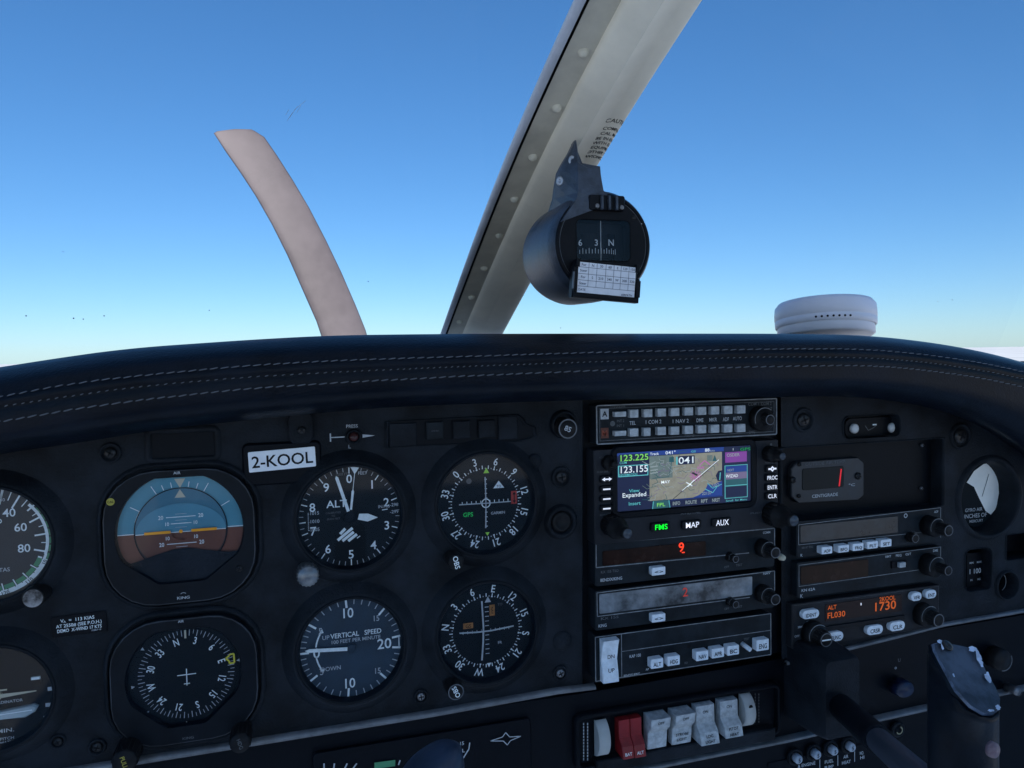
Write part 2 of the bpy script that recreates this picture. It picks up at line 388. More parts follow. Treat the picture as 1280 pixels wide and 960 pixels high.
# recessed blank cover rectangle
def raised_frame(B, l, q, m, w=.002, h=.0016, r=.004):
    xs = [l(*p) for p in q]; cx = sum(p[0] for p in xs) / 4; cy = sum(p[1] for p in xs) / 4
    W = (xs[1][0] + xs[2][0] - xs[0][0] - xs[3][0]) / 2; H = (xs[0][1] + xs[1][1] - xs[2][1] - xs[3][1]) / 2
    band(B, [(rrect(W, H, r, cx, cy, i=-.0015), 0), (rrect(W, H, r, cx, cy), h), (rrect(W, H, r, cx, cy, i=w), h), (rrect(W, H, r, cx, cy, i=w + .0008), .0002)], m)
    return cx, cy, W, H
cx, cy, W, H = raised_frame(B, lp, [(182, 541), (275, 530), (272, 573), (185, 579)], PLAST)
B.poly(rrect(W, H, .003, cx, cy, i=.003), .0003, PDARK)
# surround behind registration placard
P = [lp(304, 557), lp(399, 550), lp(401, 600), lp(306, 607)]
W = P[1][0] - P[0][0]; H = P[0][1] - P[3][1]; c4 = (sum(p[0] for p in P) / 4, sum(p[1] for p in P) / 4)
band(B, [(rrect(W, H, .003, *c4, i=-.001), 0), (rrect(W, H, .003, *c4, i=0), .0022), (rrect(W, H, .003, *c4, i=.0005), .0024)], PDARK, cap=True)
# annunciator recess rim
pts = [lp(*p) for p in [(484, 559), (484, 527), (645, 519), (652, 524), (655, 530), (667, 534), (668, 545), (656, 549), (648, 551)]][::-1]
def shrink(pts, k):
    c = (sum(p[0] for p in pts) / len(pts), sum(p[1] for p in pts) / len(pts)); out = []
    for p in pts:
        d = math.hypot(p[0] - c[0], p[1] - c[1]); out.append((p[0] + (c[0] - p[0]) * k / d, p[1] + (c[1] - p[1]) * k / d))
    return out
band(B, [(shrink(pts, -.002), 0), (shrink(pts, -.0005), .002), (pts, .002), (shrink(pts, .0012), .0003)], PLAST)
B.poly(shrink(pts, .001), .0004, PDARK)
# raised moulded bosses round the dials
def surround(cx, cy, r, z=.0075, wide=.0095):
    B.lathe([(r + wide, 0), (r + wide * .7, z * .35), (r + wide * .3, z * .85), (r + wide * .12, z), (r, z * .96), (r - .001, z * .4), (r - .002, .001)], PLAST, cx, cy, 0, 72)
GA = {'alt': (437.5, 645, 65), 'vsi': (439, 808.5, 65), 'cdi': (606, 628, 60), 'cdi2': (607, 787, 60), 'asi': (-11, 678, 81), 'tc': (-3, 868, 74)}
RAD = {}
for k, (x, y, r) in GA.items():
    RAD[k] = wid(x, y, 2 * r) / 2
    if k in ('alt', 'vsi', 'cdi', 'cdi2', 'asi', 'tc'):
        c = lp(x, y); surround(c[0], c[1], RAD[k] + .0015)
# small round boss marks
for x, y, r in ((703, 801, 12), (668, 576, 9)):
    c = lp(x, y); rr = wid(x, y, r); B.lathe([(rr, 0), (rr * .85, .002), (0, .0022)], PLAST, c[0], c[1], 0, 28)
c = lp(376, 534); B.prism(rrect(.017, .022, .006, c[0], c[1]), 0, .0035, PLAST, .0012)
# recess mouldings between dials (vertical ribs seen as soft ridges)
for x, y, w, h in ():
    c = lp(x, y); B.prism(rrect(wid(x, y, w), hei(x, y, h), .002, c[0], c[1]), 0, .0022, PLAST, .001)
B.build('moulding', PP)
def screw(parent, l, px, py, r=8, m=BSCREW, cup=True, name='screw', hd=0.0):
    c = l(px, py); rr = wid(px, py, r); B = MB()
    if cup: B.lathe([(rr * 1.35, 0), (rr * 1.25, .0018), (rr * 1.05, .0020), (rr * .98, .0004)], PLAST, c[0], c[1], hd, 32)
    B.lathe([(rr * .75, 0), (rr * .72, .0011), (rr * .5, .0018), (0, .0021)], m, c[0], c[1], hd + .0002, 28)
    a = random.uniform(0, 90)
    for q in (a, a + 90): B.box(c[0], c[1], hd + .0021, rr * .9, rr * .18, .0003, PDARK, R(q))
    return B.build(name, parent)
screw(PP, lp, 377, 537, 7, cup=False, hd=.0036)
for p in ((138, 566, 11), (701.5, 596, 9.5), (122, 933, 9), (73, 926, 8)): screw(PP, lp, *p)
for p in ((526, 870, 7), (700, 841, 7)): screw(PP, lp, *p, m=METAL)
screw(PP, lp, 300, 707, 6, cup=False, hd=.006)
# deep round socket with a shiny rim
B = MB(); c = lp(701, 652); rr = wid(701, 652, 14)
B.lathe([(rr * 1.5, 0), (rr * 1.3, .003), (rr * 1.1, .004), (rr, .003), (rr * .9, .0006)], PLAST, c[0], c[1], 0, 36)
B.lathe([(rr * .88, .0006), (rr * .82, .0022), (rr * .6, .0026), (rr * .5, .0010), (0, .0008)], KNOB, c[0], c[1], 0, 36); B.build('socket', PP)

# trim strip below
B = MB(); tr = thing('trim_strip', 440, 905, 'thin grey metal trim strip along the bottom edge of the flight instrument panel', 'trim')
lt = L(tr); ptsU = [(-160, 990), (60, 966), (180, 947), (400, 912), (540, 889.5), (696, 861.5), (742, 856)]
a = [lt(*p) for p in ptsU]; z0 = sum(p[1] for p in a) / len(a)
rows = [[(p[0], p[1] + .0016, 0), (p[0], p[1] + .0012, .0045), (p[0], p[1] - .0014, .0050), (p[0], p[1] - .0026, .0030), (p[0], p[1] - .003, -.01)] for p in a]
loft(B, rows, TRIM, flip=True); B.build('strip', tr)

# centre radio panel and passenger panel
CP, lc, B = sheet('radio_rack', [(731, 862), (732, 474), (975, 470), (990, 818)][0:4], -.02, -.006, PDARK, 'dark rack plate behind the centre column of radios', 'rack')
B.build('plate', CP)
B = MB(); P_ = [lc(*p) for p in ((705, 470), (1420, 470), (1420, 830), (705, 830))]; B.box((P_[0][0] + P_[1][0]) / 2, (P_[0][1] + P_[2][1]) / 2, -.060, P_[1][0] - P_[0][0], P_[0][1] - P_[2][1], .008, PDARK); B.build('backplate', CP)
topr = [(x, smooth_interp(LOW, x) - (20 if x < 1180 else 8)) for x in (1400, 1330, 1280, 1240, 1200, 1150, 1090, 1030)]
RP = thing('passenger_panel', 1130, 640, 'grey-black moulded panel right of the radios with round and square openings', 'instrument panel'); lr = L(RP)
outer = [lr(*p) for p in [(977, 824), (1176, 782), (1280, 764), (1400, 745)] + topr + [(976, 474)]]
def circ(px, py, r, n=40, l=lr, h=0): c = l(px, py, h); rr = wid(px, py, r); return [(c[0] + rr * math.cos(2 * math.pi * i / n), c[1] + rr * math.sin(2 * math.pi * i / n)) for i in range(n)]
def quad_hole(q, r):
    xs = [lr(*p) for p in q]; cx = sum(p[0] for p in xs) / 4; cy = sum(p[1] for p in xs) / 4
    return rrect((xs[1][0] + xs[2][0] - xs[0][0] - xs[3][0]) / 2, (xs[0][1] + xs[1][1] - xs[2][1] - xs[3][1]) / 2, r, cx, cy)
holes = [circ(1236, 622, 37), quad_hole([(1206, 687), (1238, 684), (1240, 735), (1206, 741)], .006), quad_hole([(1257, 668), (1300, 664), (1300, 696), (1257, 700)], .002),
         circ(1258, 731, 13), quad_hole([(977, 560), (1179.5, 548), (1179, 640), (977, 642.6)][0:4], .002), quad_hole([(1054, 521), (1125, 517), (1125, 545), (1054, 549)], .006)]
from mathutils.geometry import tessellate_polygon
loops = [[Vector((p[0], p[1], 0)) for p in lp_] for lp_ in [outer] + holes]
tris = tessellate_polygon(loops); flat = [tuple(v) for lp_ in loops for v in lp_]
B = MB(); B.add(flat, tris, PLAST)
back = [(v[0], v[1], -.016) for v in flat]; base = len(outer)
for hi, h_ in enumerate(holes):
    n = len(h_); dep = (-.020, -.028, -.02, -.018, -.012, -.012)[hi]
    cxh = sum(p[0] for p in h_) / n; cyh = sum(p[1] for p in h_) / n
    rl = lambda k: [((p[0] - cxh) * k + cxh, (p[1] - cyh) * k + cyh) for p in h_]
    if hi in (0, 3): band(B, [(rl(1.13), 0), (rl(1.08), .0022), (rl(1.02), .0030), (rl(.98), .0020), (rl(.95), -.003), (rl(.93), dep)], PLAST)
    else: band(B, [(rl(1.03), 0), (rl(1.015), .0012), (rl(.995), .0010), (rl(.985), -.0012), (rl(.98), dep)], PLAST)
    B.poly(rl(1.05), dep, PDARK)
B.build('moulding', RP)
for p in ((1004, 525, 10), (1200, 545, 10)): screw(RP, lr, *p)
for p in ((1165, 558, 2.5), (1164, 613, 2.5)): screw(RP, lr, *p, m=METAL, cup=False, hd=-.0115)
# cream seal arc showing in lower right opening
B = MB(); c = lr(1258, 731); rr = wid(1258, 731, 10); B.ring(c[0], c[1], -.008, rr * .9, rr, FRAMEW, 40, 150); B.build('rim', RP)

# right trim strip
B = MB(); tr2 = thing('trim_strip', 1230, 771, 'thin grey trim strip along the bottom edge of the passenger panel', 'trim'); lt = L(tr2)
a = [lt(*p) for p in [(980, 828), (1100, 799), (1176, 780), (1280, 762), (1400, 743)]]
rows = [[(p[0], p[1] + .0012, 0), (p[0], p[1] + .001, .0035), (p[0], p[1] - .0012, .0038), (p[0], p[1] - .002, -.01)] for p in a]
loft(B, rows, TRIM, flip=True); B.build('strip', tr2)

# ================================================================== FLIGHT INSTRUMENTS
def glass(t, r, z=.0065, cx=0, cy=0):
    B = MB(); B.disc(cx, cy, z, r, GLASS, 48); return B.build('glass', t)
def bezel(t, r, z=.0072, wide=.0022):
    B = MB(); B.lathe([(r + wide, .001), (r + wide, z), (r + wide * .5, z + .0006), (r, z - .0004), (r - .0012, .0014)], BEZEL, n=72); return B.build('bezel', t)
def face(t, r, m=FACE, z=.0012):
    B = MB(); B.disc(0, 0, z, r, m, 72); return B.build('dial', t)
def knob(t, px, py, r, h, m=KNOB, top=None, l=None, z0=0.0, label=None, ring=False, name='knob', flutes=0, stub=None):
    """knob whose front cap is seen at px,py; it stands h above the panel"""
    B = MB(); c = l(px, py, z0 + h); rr = wid(px, py, r, z0 + h)
    if stub: B.cyl(c[0], c[1], 0, rr * stub, z0 + h * .5, m, 20)
    B.lathe([(0, z0), (rr * 1.02, z0), (rr * 1.02, z0 + h * .25), (rr, z0 + h * .9), (rr * .92, z0 + h), (0, z0 + h)], m, c[0], c[1], 0, 36)
    if flutes:
        for i in range(flutes):
            a = 2 * math.pi * i / flutes; B.box(c[0] + rr * 1.01 * math.cos(a), c[1] + rr * 1.01 * math.sin(a), z0 + h * .2, rr * .1, rr * .14, h * .7, m, a)
    if ring: B.ring(c[0], c[1], z0 + h + .0002, rr * .82, rr * .95, KNOBR)
    if top: B.disc(c[0], c[1], z0 + h + .0001, rr * .86, top, 32)
    if label:
        st, hh, mm, ro = label; B.text(st, c[0], c[1], z0 + h + .0004, hh * rr, mm, ro)
    return B.build(name, t)

# --- altimeter
x, y, _ = GA['alt']; A = RAD['alt']
t = thing('altimeter', x, y, 'round altimeter with white hands, right below the 2-KOOL placard', 'altimeter', .001); l = L(t)
bezel(t, A * 1.0); face(t, A * 1.01)
B = MB(); z = .0016
for i in range(50): B.tick(i * 7.2, A * (.845 if i % 5 == 0 else .885), A * .965, A * (.020 if i % 5 == 0 else .012), z, WHITE if i % 5 == 0 else DIMW)
for i in range(10): B.text(str(i), A * .745 * math.sin(R(36 * i)), A * .745 * math.cos(R(36 * i)), z, A * .165, WHITE)
B.text('ALT', -A * .25, A * .27, z, A * .14, WHITE, xs=1.1)
B.text('CALIBRATED', -A * .32, A * .10, z, A * .035, FAINT); B.text('TO', -A * .32, A * .04, z, A * .035, FAINT); B.text('20,000 FEET', -A * .32, -A * .02, z, A * .035, FAINT)
for k, s_ in enumerate(('1015', '1010', '1005')): B.text('-' + s_, -A * .69, A * (.12 - .16 * k), z, A * .065, DIMW)
for k in range(14): B.tick(0, 0, A * .012, A * .02, z, DIMW, -A * .79, A * (.12 - .025 * k))
B.line(-A * .96, -A * .06, -A * .84, -A * .05, A * .022, z, WHITE)
for k, s_ in enumerate(('-298', '-299')): B.text(s_, A * .86, A * (.17 - .14 * k), z, A * .065, DIMW)
B.text('IN.HG', A * .66, A * .15, z, A * .06, DIMW); B.line(A * .62, A * .08, A * .73, A * .09, A * .018, z, WHITE)
B.text('1000 FT', -A * .14, A * .84, z, A * .05, FAINT); B.text('FEET', A * .26, A * .84, z, A * .06, DIMW)
for k, (x0, y0, x1, y1) in enumerate(((-.20, -.33, -.10, -.23), (-.25, -.45, .04, -.23), (-.16, -.47, .06, -.31), (-.05, -.48, .12, -.36), (.12, -.44, .18, -.40))):
    B.line(A * x0, A * y0, A * x1, A * y1, A * (.055 if k < 4 else .02), z, WHITE)
B.build('dial_markings', t)
def hand(t, pts, z, m=WHITE, name='hand'):
    B = MB(); n = len(pts); s = sum(pts[i][0] * pts[(i + 1) % n][1] - pts[(i + 1) % n][0] * pts[i][1] for i in range(n))
    if s < 0: pts = pts[::-1]
    B.prism(pts, z, z + .0005, m, .0001); return B.build(name, t)
def bar(a, r0, r1, w0, w1, A, tip=0):
    a = R(a); u = (math.sin(a), math.cos(a)); v = (math.cos(a), -math.sin(a)); q = [(r0, -w0), (r1, -w1)] + ([(r1 + tip, 0)] if tip else []) + [(r1, w1), (r0, w0)]
    return [(A * (u[0] * r + v[0] * s), A * (u[1] * r + v[1] * s)) for r, s in q]
hand(t, bar(-17, .12, .82, .030, .030, A, .04), .0034)
hand(t, bar(7, .14, .50, .020, .024, A, .05), .0026); B = MB(); B.line(*[A * q for q in (.06, .5, .105, .86)], A * .012, .0029, WHITE)
B.poly([(A * q[0], A * q[1]) for q in ((.105, .83), (.20, .97), (.02, .985))], .0030, WHITE); B.build('pointer', t)
hand(t, [(A * q[0], A * q[1]) for q in ((.14, -.06), (.17, .05), (.34, .04), (.53, -.05), (.33, -.115))], .0030)
B = MB(); B.cyl(0, 0, .001, A * .12, .003, FACE); B.build('hub', t)
glass(t, A)
knob(t, 385, 721, 13.5, .016, m=mat('aluminium_knob', (.20, .21, .22), .35, metal=.6, var=.2, vscale=200), l=l, flutes=18)

# --- vertical speed indicator
x, y, _ = GA['vsi']; A = RAD['vsi']
t = thing('vertical_speed_indicator', x, y, 'round vertical speed gauge with hazy blue reflection painted on its face under the altimeter', 'gauge', .001)
bezel(t, A); face(t, A * 1.01, FACEB); B = MB()
def vs_ang(v): # v in hundreds, signed, clockwise angle from the top
    a = abs(v); deg = {0: 0, 5: 35, 10: 85, 15: 133, 20: 173}; k = [0, 5, 10, 15, 20]
    for p, q in zip(k, k[1:]):
        if a <= q: s = deg[p] + (deg[q] - deg[p]) * (a - p) / (q - p); break
    return -90 + s * (1 if v > 0 else -1)
for v in range(-20, 21):
    big = v % 5 == 0; B.tick(vs_ang(v), A * (.80 if big else .86), A * .965, A * (.040 if big else .018), z, WHITE if big else DIMW)
for v, r, h in ((5, .70, .12), (10, .70, .19), (15, .72, .11), (-5, .70, .12), (-10, .70, .19), (-15, .72, .11)):
    a = R(vs_ang(v)); B.text(str(abs(v)), A * r * math.sin(a), A * r * math.cos(a), z, A * h, WHITE if h > .15 else DIMW, xs=.9)
B.text('20', A * .64, 0, z, A * .20, WHITE); B.text('0', -A * .66, -A * .02, z, A * .19, WHITE)
B.line(A * .93, A * .12, A * .93, -A * .12, A * .02, z, WHITE)
B.text('VERTICAL   SPEED', A * .10, A * .27, z, A * .095, WHITE, wide=A * .98); B.text('100 FEET PER MINUTE', A * .09, A * .15, z, A * .07, DIMW, wide=A * .94)
B.text('UP', -A * .48, A * .26, z, A * .08, DIMW); B.text('DOWN', -A * .40, -A * .36, z, A * .08, DIMW)
for s in (1, -1):
    for k in range(5): B.tick(-90 + s * (10 + 4.5 * k), A * .66, A * .69, A * .055, z, WHITE)
    a = R(-90 + s * 33); cxx, cyy = A * .675 * math.sin(a), A * .675 * math.cos(a)
    B.poly([(cxx - A * .05, cyy - s * A * .03), (cxx + A * .05, cyy - s * A * .01), (cxx + A * .02, cyy + s * A * .07)][::s], z, WHITE)
B.build('dial_markings', t)
hand(t, bar(-85.5, .08, .80, .034, .034, A, .08), .0034); B = MB(); B.cyl(0, 0, .001, A * .09, .003, FACEB); B.build('hub', t); glass(t, A)

# --- course deviation indicators
def cdi(key, label, rot, names, first):
    x, y, _ = GA[key]; A = RAD[key]; t = thing('course_deviation_indicator', x, y, label, 'nav indicator', .001, 'course deviation indicators right of the altimeter'); l = L(t)
    bezel(t, A); face(t, A * 1.01); B = MB()
    for i, s in enumerate(names):
        a = 30 * i + rot; B.text(s, A * .85 * math.sin(R(a)), A * .85 * math.cos(R(a)), z, A * .15, WHITE, rot=a, xs=.85)
    for i in range(72):
        a = 5 * i + rot; B.tick(a, A * .685, A * (.755 if i % 2 == 0 else .71), A * .018, z, WHITE if i % 2 == 0 else DIMW)
        if i % 6 == 0: B.tick(a, A * .675, A * .70, A * .034, z, WHITE)
    if first:
        B.text('GPS', -A * .36, -A * .21, z, A * .085, E_GPS); B.text('GARMIN', A * .26, -A * .22, z, A * .055, DIMW)
        B.poly([(A * q[0], A * q[1]) for q in ((.17, .28), (.40, .28), (.285, .43))], z, WHITE); B.text('TO', A * .285, A * .32, z + .0002, A * .05, BLACK)
        B.disc(-A * .33, A * .46, z, A * .055, FAINT)
        for sy, m_ in ((1, LIME), (-1, LIME)):
            w_ = .06 if sy > 0 else .045
            B.poly([(A * (.03 + q[0]), A * q[1] * sy) for q in ((-w_, .60), (w_, .60), (0, .71 if sy > 0 else .67))][::sy], z + .0002, m_)
        B.ring(0, 0, z + .0018, A * .075, A * .095, WHITE)
        for k in range(-5, 6):
            if k: B.line(A * .095 * k, 0, A * .095 * k, A * .05, A * .014, z, WHITE); B.line(-A * .01, A * .095 * k, A * .04, A * .095 * k, A * .014, z, WHITE)
    else:
        B.poly([(A * q[0], A * q[1]) for q in ((-.02, .57), (.11, .57), (.045, .69))], z + .0002, DIMW)
        B.poly([(A * q[0], A * q[1]) for q in ((.0, -.67), (.045, -.76), (.09, -.67))][::-1], z + .0002, WHITE)
        B.text('TO', A * .30, A * .50, z, A * .05, FAINT); B.text('FR', A * .28, -A * .28, z, A * .055, DIMW)
        for k in range(-5, 6):
            if k: B.line(A * .095 * k, -A * .03, A * .095 * k, A * .03, A * .012, z, DIMW); B.line(-A * .02, A * .095 * k, A * .06, A * .095 * k, A * .016, z, DIMW)
    B.build('dial_markings', t)
    if first:
        hand(t, [(A * a, A * b) for a, b in ((-.025, -.50), (.0, -.50), (.01, .0), (.005, .53), (-.018, .53), (-.008, 0))], .0030, DIMW, 'needle')
        hand(t, [(A * a, A * b) for a, b in ((-.55, .0), (0, -.008), (.52, -.008), (.52, .010), (0, .010), (-.55, .022))], .0032, DIMW, 'needle')
        fl = MB(); fl.box(A * .60, A * .07, z, A * .12, A * .26, .0006, REDP); fl.line(A * .60, -A * .03, A * .60, A * .17, A * .02, z + .0008, BLACK)
        for s in (1, -1): fl.poly([(A * (.60 + q), A * (.07 + s * p)) for q, p in ((-.035, .06), (.035, .06), (0, .12))][::s], z + .0008, BLACK)
        fl.build('warning_flag', t)
    else:
        hand(t, [(A * a, A * b) for a, b in ((-.125, -.58), (-.095, -.58), (-.060, -.2), (-.05, .1), (-.075, .62), (-.105, .62), (-.082, .1), (-.092, -.2))], .0030, DIMW, 'needle')
        hand(t, [(A * a, A * b) for a, b in ((-.56, .02), (-.2, -.005), (.1, -.008), (.56, .03), (.56, .055), (.1, .018), (-.2, .02), (-.56, .045))], .0034, DIMW, 'needle')
        fl = MB(); fl.box(A * .13, A * .40, z, A * .105, A * .22, .0005, AMB); fl.text('NAV', A * .13, A * .40, z + .0007, A * .05, BLACK, rot=90); fl.build('warning_flag', t)
        fl = MB(); fl.box(-A * .37, A * .14, z, A * .20, A * .11, .0005, AMB); fl.text('GS', -A * .37, A * .14, z + .0007, A * .07, BLACK); fl.build('warning_flag', t)
    glass(t, A); return t, l
t, l = cdi('cdi', 'upper round nav dial with green GPS legend and red warning flag', -44, ['0', '3', '6', '9', '12', '15', '18', '21', '24', '27', '30', '33'], True)
knob(t, 570.5, 703, 10, .016, l=l, label=('OBS', .62, WHITE, 78), stub=.6)
t, l = cdi('cdi2', 'lower round nav dial with two amber flags and crossed white needles', -79, ['N', '3', '6', 'E', '12', '15', 'S', '21', '24', 'W', '30', '33'], False)
knob(t, 570, 865, 10.4, .016, l=l, ring=True, label=('OBS', .55, WHITE, 245), stub=.6)

# --- airspeed indicator
x, y, _ = GA['asi']; A = RAD['asi'] * 1.0
t = thing('airspeed_indicator', x, y, 'airspeed dial with green and white arcs, cut by the left picture edge', 'gauge', .001); l = L(t)
bezel(t, A); face(t, A * 1.01, mat('dial_face_charcoal', (.030, .032, .036), .6, var=.1, vscale=40)); B = MB()
def as_ang(k): return 31 + (k - 40) * 1.75 if k < 60 else 63 + (k - 60) * 2.1
for k in range(0, 90, 5):
    a = as_ang(k); 
    if k < 25: a = -8 + k * 1.1
    B.tick(a, A * (.70 if k % 20 == 0 or k == 70 else .80), A * (.90 if k > 55 else .985), A * (.030 if k % 10 == 0 else .016), z, WHITE)
for k, h in ((40, .145), (60, .145), (80, .145)):
    a = R(as_ang(k)); r = .54 if k != 40 else .61; B.text(str(k), A * r * math.sin(a), A * r * math.cos(a), z, A * h, WHITE)
B.text('30', A * .22, A * .76, z, A * .055, DIMW); B.text('AIRSPEED', -A * .08, A * .38, z, A * .09, WHITE, wide=A * .56); B.text('KNOTS', -A * .08, -A * .4, z, A * .08, WHITE)
B.text('TAS', A * .2, -A * .50, z, A * .07, DIMW)
B.ring(0, 0, z + .0001, A * .875, A * .925, WHITE, 44, 108); B.ring(0, 0, z + .0001, A * .80, A * .87, WHITE, 112, 122)
for a in range(52, 108, 9): B.ring(0, 0, z + .0002, A * .93, A * .985, GREEN, a, a + 7)
B.ring(0, 0, z, A * .885, A * 1.0, WHITE, 108, 250)
for a in range(114, 200, 14): B.ring(0, 0, z + .0002, A * .80, A * .88, GREEN, a, a + 11); B.tick(a + 12.5, A * .76, A * .90, A * .02, z + .0003, WHITE)
for s, a in (('10', 117), ('110', 142), ('120', 168), ('130', 194)): B.text(s, A * .94 * math.sin(R(a)), A * .94 * math.cos(R(a)), z + .0002, A * .065, BLACK, rot=a - 180)
for a in range(124, 240, 8): B.tick(a, A * .87, A * .90, A * .012, z + .0003, BLACK)
B.build('dial_markings', t); hand(t, bar(-4, .1, .8, .03, .02, A, .05), .0034, name='needle'); glass(t, A)
knob(t, 41, 748, 15, .014, m=KNOB, top=mat('knob_cap_silver', (.16, .165, .175), .4, metal=.5, var=.8, vscale=120), l=l)

# --- turn coordinator
x, y, _ = GA['tc']; A = RAD['tc']
t = thing('turn_coordinator', x, y, 'turn coordinator with pale aircraft symbol and curved ball tube, lower left corner', 'gauge', .001); l = L(t)
bezel(t, A); face(t, A * 1.01); B = MB(); B2 = MB()
def TCp(px, py): return l(px, py)
for (px, py, w_, h_) in ((66.7, 859.3, 12.5, 4.6), (64, 879.5, 12.5, 4.6)):
    c = TCp(px, py); B.box(c[0], c[1], .0013, wid(px, py, w_), hei(px, py, h_), .0002, DIMW, R(-3 if py > 870 else 0)); B.box(-c[0] + .0, c[1], .0013, wid(px, py, w_), hei(px, py, h_), .0002, DIMW, R(3 if py > 870 else 0))
c = TCp(58, 896.5); B.text('R', c[0], c[1], z, A * .11, DIMW); B.text('L', -c[0], c[1], z, A * .11, DIMW)
c = TCp(0, 877); B.text('TURN COORDINATOR', 0 + A * .0, c[1] - A * .0, z, A * .055, DIMW, wide=A * .88)
c = TCp(0, 912); B.text('2 MIN.', A * .06, c[1] - A * .01, z, A * .075, DIMW, wide=A * .42)
B.text('NO PITCH', A * .06, c[1] - A * .17, z, A * .055, DIMW, wide=A * .40); B.text('INFORMATION', A * .06, c[1] - A * .25, z, A * .055, DIMW, wide=A * .56)
c = TCp(46, 846); B.box(c[0], c[1], .0013, A * .16, A * .055, .0012, WHITE); B.box(c[0], c[1] - A * .09, .0013, A * .16, A * .12, .0004, PDARK)
B.build('dial_markings', t)
ty = TCp(20, 890)[1]
for s in (-1, 1):
    B2.prism([(s * A * q[0], ty + A * q[1]) for q in (((.0, -.06), (.48, -.09), (.66, .0), (.72, .10), (.64, .15), (.0, .09)) if s > 0 else ((.0, .09), (.64, .15), (.72, .10), (.66, .0), (.48, -.09), (.0, -.06)))], .0013, .0045, mat('pale_liquid_tube', (.30, .36, .38), .2, var=.35, vscale=30), .0012)
B2.line(-A * .6, ty + A * .03, A * .62, ty + A * .06, A * .02, .0047, WHITE); B2.build('inclinometer', t)
B3 = MB(); B3.cyl(0, 0, .001, A * .10, .003, CREAM); B3.poly([(A * q[0], A * q[1]) for q in ((0, -.045), (.70, .01), (.70, .03), (0, .045), (-.70, .03), (-.70, .01))], .0036, CREAM)
B3.poly([(A * q[0], A * q[1]) for q in ((-.2, .10), (.2, .10), (.2, .13), (-.2, .13))], .0034, CREAM); B3.build('aircraft_symbol', t); glass(t, A)

# --- attitude indicator and heading indicator (square bezels)
def sq_bezel(t, l, q, ap, W=None):
    xs = [l(*p) for p in q]; cx = (xs[0][0] + xs[1][0]) / 2; W = xs[1][0] - xs[0][0]; ys = [l(*p) for p in ap]; H = ys[0][1] - ys[1][1]; cy = (ys[0][1] + ys[1][1]) / 2
    return cx, cy, W, H
def gyro_case(t, cx, cy, W, H, rad, hole, zt=.006):
    """rounded square bezel with a hole outline"""
    B = MB(); n = len(hole)
    band(B, [(rrect(W, H, rad, cx, cy, i=-.0045), 0), (rrect(W, H, rad, cx, cy, i=-.0030), .0022), (rrect(W, H, rad, cx, cy, i=-.0018), .0022), (rrect(W, H, rad, cx, cy, i=-.0014), .0008)], PLAST)
    band(B, [(rrect(W, H, rad, cx, cy), .0006), (rrect(W, H, rad, cx, cy, i=.0), zt - .001), (rrect(W, H, rad, cx, cy, i=.0010), zt)], BEZEL)
    band(B, [(rrect(W, H, rad, cx, cy, i=.0002), zt - .0006), (rrect(W, H, rad, cx, cy, i=.0006), zt + .0002), (rrect(W, H, rad, cx, cy, i=.0010), zt + .0001)], mat('bezel_edge_wear', (.026, .030, .036), .4, var=.7, vscale=60))
    loops = [[Vector((*p, 0)) for p in rrect(W, H, rad, cx, cy, i=.0010)], [Vector((*p, 0)) for p in hole]]
    tri = tessellate_polygon(loops); fl = [(v.x, v.y, zt) for lo in loops for v in lo]; B.add(fl, tri, BEZEL)
    hc = (sum(p[0] for p in hole) / n, sum(p[1] for p in hole) / n); rl = lambda k: [((p[0] - hc[0]) * k + hc[0], (p[1] - hc[1]) * k + hc[1]) for p in hole]
    band(B, [(hole, zt), (rl(.985), zt - .0008), (rl(.975), .0014)], PDARK)
    return B
def hole_outline(A, flat):
    """circle with the lower sides cut by straight flats"""
    p = []
    for i in range(64):
        a = 2 * math.pi * i / 64; p.append((A * math.cos(a), A * math.sin(a)))
    out = []
    for x, y in p:
        for nx, ny, dmax in flat:
            d = x * nx + y * ny
            if d > dmax * A: x -= nx * (d - dmax * A); y -= ny * (d - dmax * A)
        out.append((x, y))
    return out
t = thing('attitude_indicator', 228, 662, 'square attitude indicator with blue over brown horizon and orange wings', 'attitude indicator', .001); l = L(t)
TLx = l(131, 668)[0]; TRx = l(320, 668)[0]; Tp = l(226, 585)[1]; Bt = l(226, 751)[1]
A = (l(306, 660)[0] - l(145, 660)[0]) / 2; cxo = (l(306, 660)[0] + l(145, 660)[0]) / 2
hole = hole_outline(A, [(0, -1, .86), (math.sin(R(38)), -math.cos(R(38)), .90), (-math.sin(R(38)), -math.cos(R(38)), .90), (0, 1, l(226, 594)[1] / A)])
hole = [(p[0] + cxo, p[1]) for p in hole]
BZ = gyro_case(t, (TLx + TRx) / 2, (Tp + Bt) / 2, TRx - TLx, Tp - Bt, .030, hole)
B = MB(); z1 = .0014
B.ring(cxo, 0, z1, A * .70, A * 1.0, AISKY, -91, 91); B.ring(cxo, 0, z1, A * .70, A * 1.0, AIGND, 91, 269); B.ring(cxo, 0, z1 + .0009, A * .712, A * .728, PDARK)  # dark ring paints the shadow between roll ring and ball
B.ring(cxo, 0, z1 + .0001, A * .725, A * .735, WHITE, -75, -60); 
for a in (-60, -30, -20, -10, 10, 20, 30, 60): B.tick(a, A * .735, A * (.89 if abs(a) in (30, 60) else .83), A * .012, z1 + .0002, WHITE, cxo)
B.line(cxo - A * 1.02, -A * .01, cxo - A * .72, -A * .01, A * .014, z1 + .0002, WHITE); B.line(cxo + A * .72, 0, cxo + A * 1.02, 0, A * .014, z1 + .0002, WHITE)
B.poly([(cxo + A * q[0], A * q[1]) for q in ((0, .72), (.085, .875), (-.085, .875))], z1 + .0003, CREAM)
B.build('roll_ring', t)
B = MB(); z2 = .0009
